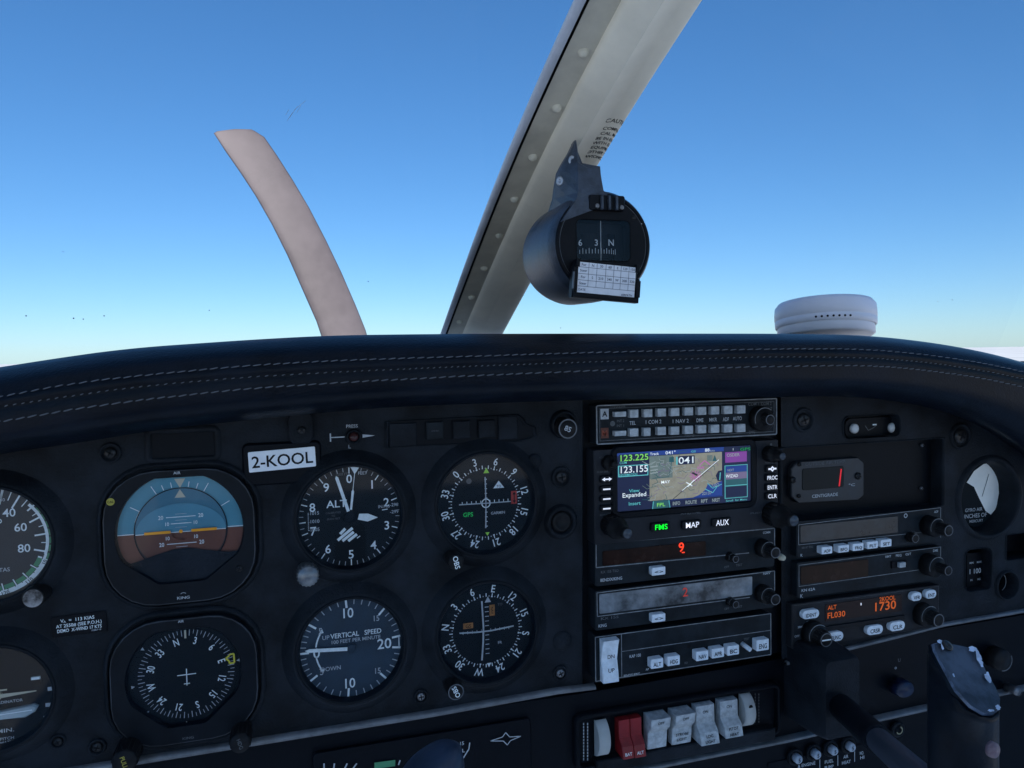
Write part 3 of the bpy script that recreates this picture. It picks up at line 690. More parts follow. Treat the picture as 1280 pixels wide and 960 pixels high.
B.ring(cxo, 0, .0022, 0, A * .715, AISKYD, -91, 91); B.ring(cxo, 0, .0022, 0, A * .715, mat('horizon_brown_edge', (.04, .02, .017), .6), 91, 269)
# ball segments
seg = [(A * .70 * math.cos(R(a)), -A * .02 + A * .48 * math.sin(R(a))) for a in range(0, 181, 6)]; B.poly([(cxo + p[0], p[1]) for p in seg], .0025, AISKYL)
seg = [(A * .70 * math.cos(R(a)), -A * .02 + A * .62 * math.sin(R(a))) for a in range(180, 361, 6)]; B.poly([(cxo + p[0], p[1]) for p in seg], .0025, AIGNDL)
B.line(cxo - A * .70, -A * .02, cxo + A * .70, -A * .02, A * .012, .0027, WHITE)
B.poly([(cxo + A * q[0], A * q[1]) for q in ((-.085, .56), (.085, .56), (0, .70))], .0027, CREAM)
for k, (yy, ww) in enumerate(((.235, .23), (.125, .16), (-.115, .0), (-.215, .23))):
    if ww: B.line(cxo - A * ww, A * yy, cxo + A * ww, A * yy, A * .012, .0027, WHITE)
for yy in (.285, .18, .06, -.165, -.27): B.line(cxo - A * .09, A * yy, cxo + A * .09, A * yy, A * .007, .0027, DIMW)
for s in (-1, 1):
    B.text('20', cxo + s * A * .31, A * .24, .0027, A * .066, WHITE, xs=.85); B.text('10', cxo + s * A * .22, A * .125, .0027, A * .06, WHITE, xs=.85)
    B.text('10', cxo + s * A * .22, -A * .115, .0027, A * .06, WHITE, xs=.85); B.text('20', cxo + s * A * .31, -A * .215, .0027, A * .066, WHITE, xs=.85)
B.build('horizon_ball', t)
B = MB()
for s in (-1, 1): B.box(cxo + s * A * .36, 0, .0042, A * .40, A * .045, .0006, ORANGE)
B.disc(cxo, 0, .0047, A * .03, ORANGE, 20); B.ring(cxo, A * .0, .0044, A * .15, A * .19, AIGNDL, 95, 265); B.build('aircraft_symbol', t)
B = MB(); B.poly([(cxo + A * q[0], A * q[1]) for q in ((-1.05, -.62), (-.95, -.52), (-.62, -.44), (-.40, -.37), (-.12, -.30), (.10, -.29), (.40, -.36), (.75, -.42), (1.05, -.40), (1.05, -.9), (.5, -1.0), (-.5, -1.0))][::1], .0036, PLAST)
B.build('mask_plate', t)
c = l(141, 625); B = MB(); B.disc(c[0], c[1], .0063, wid(141, 625, 5.2), YEL, 24); B.text('CAL', c[0], c[1], .0066, A * .035, BLACK); B.build('sticker', t)
B = BZ; B.text('AIR', 0 - A * .03, Tp - A * .055, .0063, A * .045, DIMW, xs=1.1); B.text('KING', A * .0, Bt + A * .10, .0063, A * .045, DIMW, xs=1.3); B.ring(0, Bt + A * .13, .0063, A * .05, A * .056, DIMW, -50, 50); B.build('bezel', t)
B = MB(); B.poly(hole, .0056, GLASS); B.build('glass', t)

t = thing('heading_indicator', 234, 841, 'square black heading indicator with compass card and yellow bug', 'heading indicator', .001); l = L(t)
TLx = l(139, 845)[0]; TRx = l(323, 840)[0]; Tp = l(230, 769)[1]; Bt = l(230, 924)[1]; A = (l(303, 841)[0] - l(158, 843)[0]) / 2; cxo = (l(303, 841)[0] + l(158, 843)[0]) / 2
hole = hole_outline(A, [(0, -1, .93), (math.sin(R(42)), -math.cos(R(42)), .92), (-math.sin(R(42)), -math.cos(R(42)), .92), (0, 1, .90)]); hole = [(p[0] + cxo, p[1]) for p in hole]
BZ = gyro_case(t, (TLx + TRx) / 2, (Tp + Bt) / 2, TRx - TLx, Tp - Bt, .029, hole)
FD = MB(); FD.disc(0, 0, z - .0004, A * 1.08, FACE, 72); B = MB(); Rr = wid(234, 841, 62 * 2) / 2
for i in range(72):
    a = 5 * i - 15; B.tick(a, Rr * (.84 if i % 2 == 0 else .89), Rr * .975, Rr * (.015 if i % 2 == 0 else .010), z, DIMW)
for i, s in enumerate(['N', '3', '6', 'E', '12', '15', 'S', '21', '24', 'W', '30', '33']):
    a = 30 * i - 15; B.text(s, Rr * .74 * math.sin(R(a)), Rr * .74 * math.cos(R(a)), z, Rr * .155, WHITE, rot=a, xs=.72)
B.build('compass_card', t)
B = MB(); B.line(0, Rr * .80, 0, Rr * .98, Rr * .04, .0026, CREAM)
for a in (-52, -97, 228, 182, 136, 81): 
    a_ = R(a); rr_ = Rr * 1.07; cx_, cy_ = rr_ * math.sin(a_), rr_ * math.cos(a_); u = (math.sin(a_), math.cos(a_)); v = (u[1], -u[0]); s = Rr * .035
    FD.poly([(cx_ + u[0] * s + v[0] * s, cy_ + u[1] * s + v[1] * s), (cx_ + u[0] * s - v[0] * s, cy_ + u[1] * s - v[1] * s), (cx_ - u[0] * s, cy_ - u[1] * s)], .0024, DIMW)
B.line(0, -Rr * .24, 0, Rr * .13, Rr * .02, .0028, WHITE); B.line(-Rr * .19, 0, Rr * .19, 0, Rr * .02, .0028, WHITE); B.line(-Rr * .06, -Rr * .2, Rr * .06, -Rr * .2, Rr * .02, .0028, WHITE); FD.build('dial', t); B.build('aircraft_symbol', t)
BUGY = mat('bright_yellow_bug', (.80, .68, .06), .5); B = MB(); a_ = R(76); c = (Rr * .93 * math.sin(a_), Rr * .93 * math.cos(a_))
q = [(-.10, .02), (-.02, .08), (-.02, .10), (.07, .11), (.08, -.09), (-.02, -.10), (-.03, -.04)]; n = len(q)
for i in range(n): B.line(*[c[0] + Rr * q[i][0], c[1] + Rr * q[i][1], c[0] + Rr * q[(i + 1) % n][0], c[1] + Rr * q[(i + 1) % n][1]], Rr * .036, .0030, BUGY)
B.build('heading_bug', t)
B = BZ; B.text('AIR', -A * .05, Tp - A * .05, .0063, A * .045, DIMW); B.text('KING', 0, Bt + A * .10, .0063, A * .045, FAINT, xs=1.3); B.build('bezel', t); B = MB(); B.poly(hole, .0056, GLASS); B.build('glass', t)
for (px, py, r, st, m_) in ((300, 930, 13.5, 'HDG', ORANGE), (155, 953, 16.5, 'PULL', YEL)):
    knob(t, px, py, r, .022, l=l, flutes=14, label=(st, .35, FAINT if st == 'HDG' else YEL, 75), stub=.55)

# ================================================================== PLACARDS AND SMALL PANEL ITEMS
def quad_thing(name, q, label, cat, d, th, m, marks=None, rot=0, r=.0008, mname='plate'):
    P = [at(*p, d) for p in q]; c = sum(P, Vector()) / 4; W = ((P[1] - P[0]).length + (P[2] - P[3]).length) / 2; H = ((P[3] - P[0]).length + (P[2] - P[1]).length) / 2
    ang = math.degrees(math.atan2((P[1] - P[0]).z + (P[2] - P[3]).z, (P[1] - P[0]).x + (P[2] - P[3]).x)); ang = ang if abs(ang) > .6 else 0
    o = bpy.data.objects.new(name, None); COL.objects.link(o); o.location = c + Vector((0, th, 0)); o.rotation_euler = (R(90), -R(ang), 0); tag(o, label, cat)
    B = MB(); B.prism(rrect(W, H, r), 0, th, m, min(.0003, th * .4)); B.build(mname, o)
    if marks: B = MB(); marks(B, W, H, th + .0002); B.build('lettering', o)
    return o, W, H
quad_thing('registration_placard', [(309.5, 565), (393.8, 558.5), (395, 582.5), (311.5, 591.4)], 'white placard reading 2-KOOL in black letters', 'placard', .0036, .0006, PAPER,
           lambda B, W, H, zz: B.text('2-KOOL', 0, -H * .01, zz, H * .56, BLACK, wide=W * .91))
def vaspeed(B, W, H, zz):
    B.text('V', -W * .30, H * .27, zz, H * .155, WHITE); B.text('A', -W * .255, H * .22, zz, H * .10, WHITE); B.text('=  113 KIAS', W * .05, H * .27, zz, H * .155, WHITE, wide=W * .46)
    B.text('AT 2550# (SEE P.O.H.)', 0, H * .03, zz, H * .155, WHITE, wide=W * .82); B.text('DEMO  X-WIND 17 KTS', 0, -H * .20, zz, H * .155, WHITE, wide=W * .80); B.text('D2867-18', W * .30, -H * .36, zz, H * .07, DIMW)
quad_thing('speed_placard', [(63, 772), (133, 763), (134, 789), (65, 798)], 'small black placard with three lines of manoeuvring speed lettering', 'placard', .0008, .0006, PDARK, vaspeed)
t = thing('press_test_light', 442, 545.5, 'small round press-to-test warning lamp with arrow marking near the 2-KOOL placard', 'indicator lamp', .0); l = L(t)
B = MB(); B.lathe([(.0055, 0), (.0052, .003), (.004, .0038), (.0036, .0022), (0, .0020)], BEZEL, n=28); B.lathe([(.0034, .002), (.0025, .0045), (0, .0052)], mat('dark_red_lens', (.05, .018, .018), .15), n=24); B.build('lamp', t)
B = MB(); B.line(-.0155, 0, -.006, 0, .0007, .0004, DIMW); B.line(-.0155, -.0028, -.0155, .0028, .0009, .0004, DIMW); B.poly([(.006, -.0012), (.0145, 0), (.006, .0012)], .0004, DIMW)
B.text('PRESS', -.001, .0072, .0004, .0022, DIMW); B.text('L', -.003, -.0068, .0004, .0024, DIMW); B.build('lettering', t)
an = thing('annunciator_row', 575, 540, 'recessed row of three unlit square annunciator buttons near the panel top', 'annunciator', .0006); l = L(an)
def qbox(B, l, x0, y0, x1, y1, z0, h, m, c=.0006):
    a, b = l(x0, y0, z0), l(x1, y1, z0); B.box((a[0] + b[0]) / 2, (a[1] + b[1]) / 2, z0, abs(b[0] - a[0]), abs(a[1] - b[1]), h, m, c=c)
for x0, x1, nm, m_ in ((486, 521, 'blank_plate', PLAST), (532, 554, 'button', RFACE), (565, 587, 'button', PLAST), (597, 618, 'button', PLAST), (622, 647, 'blank_plate', PLAST)):
    B = MB(); yc = 537.5 - (x0 - 540) * .035 + (4 if nm == 'blank_plate' and x0 < 500 else 0); hh = 10.5 if nm == 'button' else 14; qbox(B, l, x0, yc - hh, x1, yc + hh, 0, .003 if nm == 'button' else .0012, m_); 
    if x0 == 532: c = l(543, 538); B.text('LOW BUS', c[0], c[1], .0033, .0009, FAINT)
    B.build(nm, an)
t = thing('dimmer_knob', 704, 530, 'black round dimmer knob with pale rim at the top right corner of the flight panel', 'knob'); l = L(t)
B = MB(); rr = wid(705, 532, 15.5); B.lathe([(rr * 1.1, 0), (rr, .004), (rr * .8, .0045), (rr * .75, .001)], BEZEL, n=40); B.build('socket', t)
knob(t, 709.8, 536, 12.2, .012, l=l, ring=True, label=('85', .5, DIMW, 25), name='cap')

# ================================================================== RADIOS
def radio(name, q, label, cat, h=.008, m=RFACE, group=None, r=.0015):
    cx = sum(p[0] for p in q) / 4; cy = sum(p[1] for p in q) / 4; t = thing(name, cx, cy, label, cat, 0, group); l = L(t)
    P = [l(*p, h) for p in q]; x0 = (P[0][0] + P[3][0]) / 2; x1 = (P[1][0] + P[2][0]) / 2; y1 = (P[0][1] + P[1][1]) / 2; y0 = (P[2][1] + P[3][1]) / 2
    B = MB(); B.prism(rrect(x1 - x0, y1 - y0, r, (x0 + x1) / 2, (y0 + y1) / 2), -.01, h, m, .0007); B.build('faceplate', t)
    t['x'] = 0; del t['x']; return t, l, (x0, x1, y0, y1)
def txt(B, l, st, px, py, h, hpx, m, wpx=None, al='c', rot=0):
    c = l(px, py, h); B.text(st, c[0], c[1], h + .0003, hei(px, py, hpx, h), m, wide=wid(px, py, wpx, h) if wpx else None, al=al, rot=rot)
def ln(B, l, a, b, h, t, m):
    p, q = l(*a, h), l(*b, h); B.line(p[0], p[1], q[0], q[1], t, h + .0003, m)
def frame_line(B, rc, z, w, m, r=.0015, i=0):
    x0, x1, y0, y1 = rc; W, H, c = x1 - x0, y1 - y0, ((x0 + x1) / 2, (y0 + y1) / 2)
    band(B, [(rrect(W, H, r, *c, i=i), z), (rrect(W, H, r, *c, i=i), z + .0004), (rrect(W, H, r, *c, i=i + w), z + .0004), (rrect(W, H, r, *c, i=i + w), z)], m, False)
def key(t, l, px, py, w, h, z0, m=KEY, tx=None, dep=.004, r=.0008, hp=4, al=None, name='button'):
    B = MB(); c = l(px, py, z0 + dep); W = wid(px, py, w, z0 + dep); H = hei(px, py, h, z0 + dep); rr = min(W, H) * .48 if r == 'oval' else r
    P = rrect(W, H, rr, c[0], c[1]); B.prism(P, z0, z0 + dep, m, .0004, smooth=False)
    if tx: B.text(tx, c[0], c[1] - H * .08, z0 + dep + .0002, H * .42, BLACK, wide=W * .62)
    return B.build(name, t)
def skirt_knob(t, l, base, cap, rb, rc, z0, h, name='knob', tick=False, ring=True, m=KNOB):
    """concentric knob: skirt at base, inner cap standing further out"""
    B = MB(); b = l(*base, z0 + h * .45); c = l(*cap, z0 + h); R0 = wid(*base, rb, z0 + h * .45); R1 = wid(*cap, rc, z0 + h); cx, cy = c
    B.lathe([(0, z0), (R0 * 1.03, z0), (R0, z0 + h * .45), (R0 * .9, z0 + h * .5), (R1 * 1.02, z0 + h * .5), (R1, z0 + h * .95), (R1 * .85, z0 + h), (0, z0 + h)], m, cx, cy, 0, 36)
    if ring: B.ring(cx, cy, z0 + h + .0002, R1 * .78, R1 * .92, KNOBR); B.ring(cx, cy, z0 + h * .5 + .0002, R0 * .88, R0 * .93, FRAMEW, 250, 400)
    for i in range(20): a = 2 * math.pi * i / 20; B.box(cx + R1 * math.cos(a), cy + R1 * math.sin(a), z0 + h * .55, R1 * .08, R1 * .16, h * .38, m, a)
    if tick: B.line(cx - R1 * .7, cy, cx + R1 * .7, cy, R1 * .18, z0 + h + .0003, WHITE)
    return B.build(name, t)
# --- audio panel
H0 = .008
t, l, rc = radio('audio_panel', [(744.8, 505.8), (971, 498), (971, 544), (745.4, 555.4)], 'audio selector panel with two rows of pale square buttons at the stack top', 'audio panel')
B = MB(); frame_line(B, rc, H0, .0009, FRAMEW); frame_line(B, rc, H0, .0004, FAINT, i=.0026)
txt(B, l, 'A', 755.8, 517.5, H0 + .0003, 7, BLACK); c = l(755.6, 517.6, H0); B.box(c[0], c[1], H0, .0066, .0078, .0003, DIMW); txt(B, l, 'A', 755.8, 517.5, H0 + .0004, 7, BLACK)
c = l(755.8, 541.3, H0); B.box(c[0], c[1], H0, .0062, .0078, .0003, mat('dull_red_label', (.12, .035, .02), .6)); txt(B, l, 'M', 755.8, 541.3, H0 + .0004, 7, mat('red_ink', (.30, .06, .03), .6))
for st, px, py, w_ in (('TEL', 790.5, 528.6, 7.5), ('1 COM 2', 816.3, 527.2, 19.5), ('1 NAV 2', 850.2, 526.2, 20), ('DME', 874.6, 525.2, 8.5), ('MKR', 891, 524.5, 9.5), ('ADF', 907.1, 524, 7.5), ('AUTO', 921.5, 523, 11)): txt(B, l, st, px, py, H0, 4.6, DIMW, w_)
txt(B, l, 'INT 2', 775.5, 526, H0, 3.2, FAINT, 9); txt(B, l, 'INT 1', 775.5, 532, H0, 3.2, FAINT, 9)
txt(B, l, 'COM 1', 942, 505, H0, 4, FAINT, 13); txt(B, l, 'COM 2', 957.5, 504.4, H0, 4, FAINT, 13); txt(B, l, 'EMG', 940, 540, H0, 3.4, FAINT, 8)
txt(B, l, 'INT', 962, 511, H0, 4, FAINT, 6); txt(B, l, 'SPEAKER', 772, 508.7, H0, 2.4, FAINT, 20); txt(B, l, 'SPEAKER', 861.5, 505.8, H0, 2.4, FAINT, 14); txt(B, l, 'PHONE', 861.5, 544.7, H0, 2.4, FAINT, 12)
c = l(867, 525, H0); B.disc(c[0], c[1], H0 + .0003, .0018, BLACK, 20); c = l(765.5, 529.5, H0); B.disc(c[0], c[1], H0 + .0003, .0020, FAINT, 20); B.build('lettering', t)
for row, (ys, y2) in enumerate((((137, 133, 130, 126, 123, 119, 116, 113, 110, 107), 0), ((255, 249, 246, 240, 238, 233, 229, 226, 224, 222), 0))):
    for i, (X, Y) in enumerate(zip((226, 310, 396 if row == 0 else 390, 480, 562, 647, 728, 808, 889, 969), ys)):
        key(t, l, 730 + X / 4.923, 490 + Y / 4.923, 14.5 if i == 0 else 10.6 if not (row and i == 2) else 8.5, 6.4 if i == 0 else 10.2, H0, KEY, dep=.0045, r=.0004)
skirt_knob(t, l, (944, 522), (962.8, 524.8), 13.5, 6, H0, .014)

# --- GPS navigator
t, l, rc = radio('gps_navigator', [(742.5, 560.5), (974.5, 551.5), (972, 664), (743, 676.5)], 'GPS navigator with colour moving map screen and backlit keys', 'gps', h=.009, m=mat('gps_bezel', (.020, .022, .027), .45, var=.2, vscale=40)); HG = .009
# screen
S = [l(771.6, 565.6, HG), l(938, 557.5, HG), l(938, 626, HG), l(771.6, 639.3, HG)]; sx0 = (S[0][0] + S[3][0]) / 2; sx1 = (S[1][0] + S[2][0]) / 2; sy1 = (S[0][1] + S[1][1]) / 2; sy0 = (S[2][1] + S[3][1]) / 2; SW, SH = sx1 - sx0, sy1 - sy0
B = MB(); band(B, [(rrect(SW, SH, .002, (sx0 + sx1) / 2, (sy0 + sy1) / 2, i=-.006), HG - .0002), (rrect(SW, SH, .002, (sx0 + sx1) / 2, (sy0 + sy1) / 2, i=-.0045), HG + .0012), (rrect(SW, SH, .002, (sx0 + sx1) / 2, (sy0 + sy1) / 2, i=-.0010), HG + .0012), (rrect(SW, SH, .001, (sx0 + sx1) / 2, (sy0 + sy1) / 2), HG + .0001)], PDARK, False); B.build('screen_frame', t)
B = MB()
def U(u, v): return (sx0 + SW * u, sy1 - SH * v)
def srect(u0, v0, u1, v1, m, k=1): a, b = U(u0, v0), U(u1, v1); B.poly([(a[0], b[1]), (b[0], b[1]), (b[0], a[1]), (a[0], a[1])], HG + .0002 + .0001 * k, m)
def stx(st, u, v, h, m, w_=None, al='c', rot=0, k=6): p = U(u, v); B.text(st, p[0], p[1], HG + .0002 + .0001 * k, SH * h, m, wide=SW * w_ if w_ else None, al=al, rot=rot)
def sln(pts, th, m, k=4):
    for (a, b), (c, d) in zip(pts, pts[1:]): p, q = U(a, b), U(c, d); B.line(p[0], p[1], q[0], q[1], SH * th, HG + .0002 + .0001 * k, m)
srect(0, 0, 1, 1, S_NAVY, 0); srect(.22, .0, .79, .075, S_BLUE, 1); srect(0, 0, .22, .05, S_BLUE, 1); srect(.79, 0, 1, .08, S_NAVY, 1)
srect(.23, .085, .775, .86, S_TERR, 2); srect(.23, .085, .40, .48, S_TERR2, 3)
p = [U(*q) for q in ((.55, .86), (.60, .82), (.645, .74), (.665, .64), (.70, .66), (.775, .60), (.775, .86))]; B.poly(p, HG + .0005, S_BLUE); p = [U(*q) for q in ((.74, .60), (.725, .50), (.745, .42), (.79, .41), (.79, .60))]; B.poly(p[::1], HG + .0006, S_NAVY)
for _ in range(90):
    u, v = random.uniform(.24, .74), random.uniform(.12, .8); a = random.uniform(0, 6.28); k_ = random.uniform(.02, .07)
    if u > .6 and v > .6: continue
    sln([(u, v), (u + k_ * math.cos(a), v + k_ * 1.6 * math.sin(a)), (u + 1.6 * k_ * math.cos(a + .6), v + 2.2 * k_ * math.sin(a + .6))], .008, random.choice([S_DIM, S_TEAL, S_TERR2, S_MAUV, S_DIM]))
sln([(.40, .86), (.50, .68), (.60, .52), (.74, .25)], .011, S_DRK); sln([(.47, .72), (.75, .22)], .013, S_WHT, 5); sln([(.51, .66), (.56, .55)], .02, S_WHT, 6); sln([(.50, .58), (.545, .65)], .02, S_WHT, 6)
for a in range(0, 360, 30): sln([(.57 + .008 * math.cos(R(a)), .48 + .02 * math.sin(R(a))), (.57 + .045 * math.cos(R(a)), .48 + .10 * math.sin(R(a)))], .010, S_MAGL, 5)
sln([(.60, .30), (.64, .22), (.68, .30)], .014, S_MAGL, 5); sln([(.545, .42), (.585, .47)], .03, S_DRK, 6); sln([(.25, .47), (.37, .46), (.385, .3), (.40, .1)], .009, S_TEAL, 5)
sln([(.66, .62), (.70, .72), (.77, .66)], .012, S_CYAN, 6); sln([(.64, .72), (.70, .80), (.74, .68)], .012, S_CYAN, 6); sln([(.76, .45), (.755, .58)], .02, S_CYAN, 6)
for v in (.27, .33, .38): sln([(.235, v), (.29, v - .01)], .02, S_DIM, 6)
srect(.44, .115, .565, .265, S_NAVY, 5); stx('041', .507, .19, .115, S_WHT, .112); srect(.425, .12, .437, .26, S_CYAN, 6); srect(.375, .12, .41, .21, S_TEAL, 5)
srect(.66, .13, .70, .24, S_TERR2, 4); B.poly([U(.70, .24), U(.735, .24), U(.718, .13)], HG + .0007, S_TEAL)
srect(.255, .865, .37, 1, S_TEAL, 3); sln([(.25, 1), (.256, .87)], .014, S_CYAN); sln([(.37, .87), (.378, 1)], .014, S_CYAN)
for st, u, w_, m_ in (('FPL', .31, .06, S_GRN), ('INFO', .425, .055, S_DIM), ('ROUTE', .535, .085, S_DIM), ('RPT', .635, .05, S_DIM), ('NRST', .725, .06, S_DIM)): stx(st, u, .935, .062, m_, w_)
sln([(.385, .87), (.78, .87)], .01, S_BLUE)
srect(.012, .03, .222, .17, S_NAVY, 2); stx('123.225', .117, .085, .105, S_GRN, .20); stx('COM', .04, .165, .04, S_CYAN, .05)
srect(.005, .215, .222, .41, S_CYAN, 2); srect(.012, .228, .215, .395, S_NAVY, 3); stx('123.155', .115, .285, .115, S_WHT, .195); stx('INFORMATION', .075, .375, .038, S_CYAN, .13)
stx('View', .118, .655, .055, S_CYAN, .075); stx('Expanded', .118, .725, .075, S_WHT, .17); stx('Insert', .118, .875, .06, S_CYAN, .085)
stx('Track', .265, .045, .045, S_WHT, .065); stx('041°', .385, .04, .055, S_WHT, .075); stx('GS', .555, .045, .035, S_CYAN, .035); stx('88', .66, .035, .055, S_WHT, .035); stx('kts', .70, .05, .035, S_DIM, .035); stx('1', .86, .05, .04, S_WHT); stx('GPS', .955, .06, .05, E_GPS, .08)
srect(.80, .10, .97, .285, S_MAG, 2); stx('OSDER', .86, .15, .055, S_DIM, .10); srect(.795, .335, .975, .93, S_CYAN, 2); srect(.80, .345, .970, .92, S_TEAL, 3); srect(.803, .35, .968, .46, S_BLUE, 4); stx('NEXT', .84, .42, .04, S_DIM, .05); srect(.803, .465, .968, .585, S_MAUV, 4); stx('WIZAD', .85, .525, .055, S_WHT, .095)
sln([(.80, .70), (.968, .70)], .012, S_CYAN, 5); srect(.803, .72, .968, .91, S_NAVY, 4); stx('Scroll  for Menu', .885, .965, .035, S_CYAN, .165)
stx('MAY', .345, .545, .05, S_WHT, .065); stx('DAN', .61, .34, .045, S_MAGL, .05); stx('IG', .62, .42, .04, S_DIM); stx('LEQ', .725, .665, .05, S_DIM, .05); stx('22137', .655, .80, .05, S_DIM, .075)
B.build('screen', t)
B = MB(); txt(B, l, 'AVIDYNE', 863, 640.5, HG, 4, FAINT, 25)
for st, px, py in (('COM', 756, 571.5), ('PUSH 25K', 753, 589.8), ('COM/PUSH', 757, 643.2), ('PUSH', 945, 641), ('PUSH/ENT', 963, 578)): txt(B, l, st, px, py, HG, 2, FAINT, 14)
c = l(963.5, 555.5, HG); B.disc(c[0], c[1], HG + .0003, .0010, FAINT, 12); B.build('lettering', t)
def bkey(px, py, st, m, w_=16, h=9, hp=5.4, wt=None, shape=None):
    B = MB(); c = l(px, py, HG + .0025); W = wid(px, py, w_, HG); H = hei(px, py, h, HG); B.prism(rrect(W, H, .0014, *c), HG - .001, HG + .0025, BEZEL, .0006)
    if shape == 'dash': B.box(c[0], c[1], HG + .0022, W * .62, H * .22, .0005, E_WHT)
    elif shape == 'arrow':
        z_ = HG + .0028; B.line(c[0] - W * .25, c[1], c[0] + W * .25, c[1], H * .2, z_, E_WHT)
        for s in (-1, 1): B.poly([(c[0] + s * W * .42, c[1]), (c[0] + s * W * .16, c[1] + s * H * .28), (c[0] + s * W * .16, c[1] - s * H * .28)], z_ + .0001, E_WHT)
    elif shape == 'diamond':
        z_ = HG + .0028; B.line(c[0] - W * .36, c[1], c[0] + W * .36, c[1], H * .25, z_, E_WHT); B.poly([(c[0] - H * .4, c[1]), (c[0], c[1] - H * .4), (c[0] + H * .4, c[1]), (c[0], c[1] + H * .4)], z_ + .0001, E_WHT); B.disc(c[0], c[1], z_ + .0003, H * .1, BLACK, 8)
    else: B.text(st, c[0], c[1], HG + .0028, hei(px, py, hp, HG), m, wide=wid(px, py, wt, HG))
    B.build('button', t)
bkey(758.5, 599, '', E_WHT, 15, 9, shape='arrow')
for yy in (611.5, 623.7, 635.8): bkey(758.5, yy, '', E_WHT, 15, 8.5, shape='dash')
bkey(965.2, 586, '', E_WHT, 14, 9, shape='diamond')
for yy, st, w_ in ((597, 'PROC', 12.5), (609, 'ENTR', 12), (620, 'CLR', 11)): bkey(965.2, yy, st, E_WHT, 15, 9, 5, w_)
bkey(826.3, 658.5, 'FMS', E_GRN, 24, 10.5, 6.5, 15.5); bkey(865.2, 656, 'MAP', E_WHT, 24, 10.5, 6.8, 16.5); bkey(902.8, 653, 'AUX', E_WHT, 24, 10.5, 7, 16)
def rod_knob(t, l, a, b, r0, r1, z0, z1, capm=None, name='knob'):
    """knob standing off the panel, seen from its foot a to its cap b"""
    B = MB(); c = l(*b, z1); A0 = l(*a, z0); cx, cy = c; r_a = wid(*a, r0, z0); r_b = wid(*b, r1, z1)
    B.lathe([(0, z0), (r_a, z0), (r_a * .97, z0 + (z1 - z0) * .45), (r_b * 1.25, z0 + (z1 - z0) * .5), (r_b * 1.1, z1 - .004), (r_b, z1 - .0008), (r_b * .8, z1), (0, z1 + .0004)], KNOB, cx, cy, 0, 32)
    for i in range(16): q = 2 * math.pi * i / 16; B.box(cx + r_a * math.cos(q), cy + r_a * math.sin(q), z0 + .001, r_a * .06, r_a * .14, (z1 - z0) * .38, KNOB, q)
    if capm: B.lathe([(r_b * .85, z1 + .0002), (r_b * .5, z1 + .0012), (0, z1 + .0016)], capm, cx, cy, 0, 24)
    return B.build(name, t)
CAPM = mat('worn_knob_cap', (.06, .07, .085), .3, metal=.4)
rod_knob(t, l, (764, 657), (784.5, 667), 12.5, 6.5, HG, HG + .030, CAPM); rod_knob(t, l, (757, 580), (769, 581), 8.5, 4, HG, HG + .013)
rod_knob(t, l, (964, 567), (978.5, 570.5), 8.5, 4.5, HG, HG + .018, CAPM); rod_knob(t, l, (968, 645), (992.5, 651), 12.5, 6.5, HG, HG + .028, CAPM)

# --- nav/com radios
def navcom(q, frame, label, disp, y_off, second=False):
    t, l, rc = radio('com_radio', q, label, 'radio', group='twin navigation and communication radios'); B = MB()
    TL, TR, BL, BRs, MID = frame; th = .0007
    ln(B, l, TL, TR, H0, th, FRAMEW); ln(B, l, TL, BL, H0, th, FRAMEW); ln(B, l, TR, BRs, H0, th, FRAMEW); ln(B, l, BL, MID, H0, th, FRAMEW)
    dy = y_off
    txt(B, l, 'USE', 788.5, 701 + dy, H0, 3.4, DIMW, 6.5); txt(B, l, 'STBY' if not second else 'STANDBY', 858 if not second else 862, 694.5 + dy - (4 if second else 0), H0, 3.4, DIMW, 8.5 if not second else 16)
    txt(B, l, 'KX 155 TSO' if not second else 'KX 155', 762, 714 + dy, H0, 3.2, FAINT, 22); txt(B, l, 'BENDIX/KING' if not second else 'KING', 764 if not second else 753, 723.8 + dy, H0, 3.8, DIMW, 27 if not second else 10)
    txt(B, l, 'COMM' if not second else 'NAV', 958, 665.5 + dy * .88, H0, 2.8, DIMW, 9); txt(B, l, 'OFF', 908, 708.5 + dy * .9, H0, 2.8, FAINT, 6); txt(B, l, 'TEST', 923.5, 706 + dy * .9, H0, 2.8, FAINT, 8); B.build('lettering', t)
    B = MB(); P = [l(*p, H0) for p in disp]; W = (P[1][0] - P[0][0] + P[2][0] - P[3][0]) / 2; Hh = (P[0][1] - P[3][1] + P[1][1] - P[2][1]) / 2; c = (sum(p[0] for p in P) / 4, sum(p[1] for p in P) / 4)
    B.prism(rrect(W, Hh, .001, *c), H0 - .001, H0 + .0006, DISPB if not second else DISPS, .0003); B.build('display', t)
    B = MB(); d = l(851 if not second else 856, 684 if not second else 739.5, H0); hh = hei(851, 684, 13, H0)
    if not second: B.text('9', d[0], d[1] + hh * .04, H0 + .0009, hh * .88, E_RED); B.box(d[0] + hh * .2, d[1] - hh * .5, H0 + .0007, hh * .3, hh * .10, .0003, E_RED)
    else: B.text('2', d[0], d[1], H0 + .0009, hh * .85, E_REDD)
    B.build('digit', t)
    key(t, l, 823.5, 714 + dy * 1.01, 17, 10, H0, KEYB, '<>' if second else '↔' if False else '<>', dep=.005, r=.0008)
    skirt_knob(t, l, (953, 686 + dy), (969.5, 691 + dy * 1.01), 9.5, 6.3, H0, .018); skirt_knob(t, l, (912, 697 + dy * .98), (919.8, 699 + dy * .98), 5, 4.2, H0, .009)
    return t, l
t, l = navcom([(744, 679), (968.5, 659.5), (968.5, 710), (744, 731)], ((745, 680), (968, 660.3), (745, 709.4), (968, 683), (936, 691)),
       'upper com radio with dark brown display showing one red digit', [(753, 689), (882, 676), (882, 695), (753, 706)], 0)
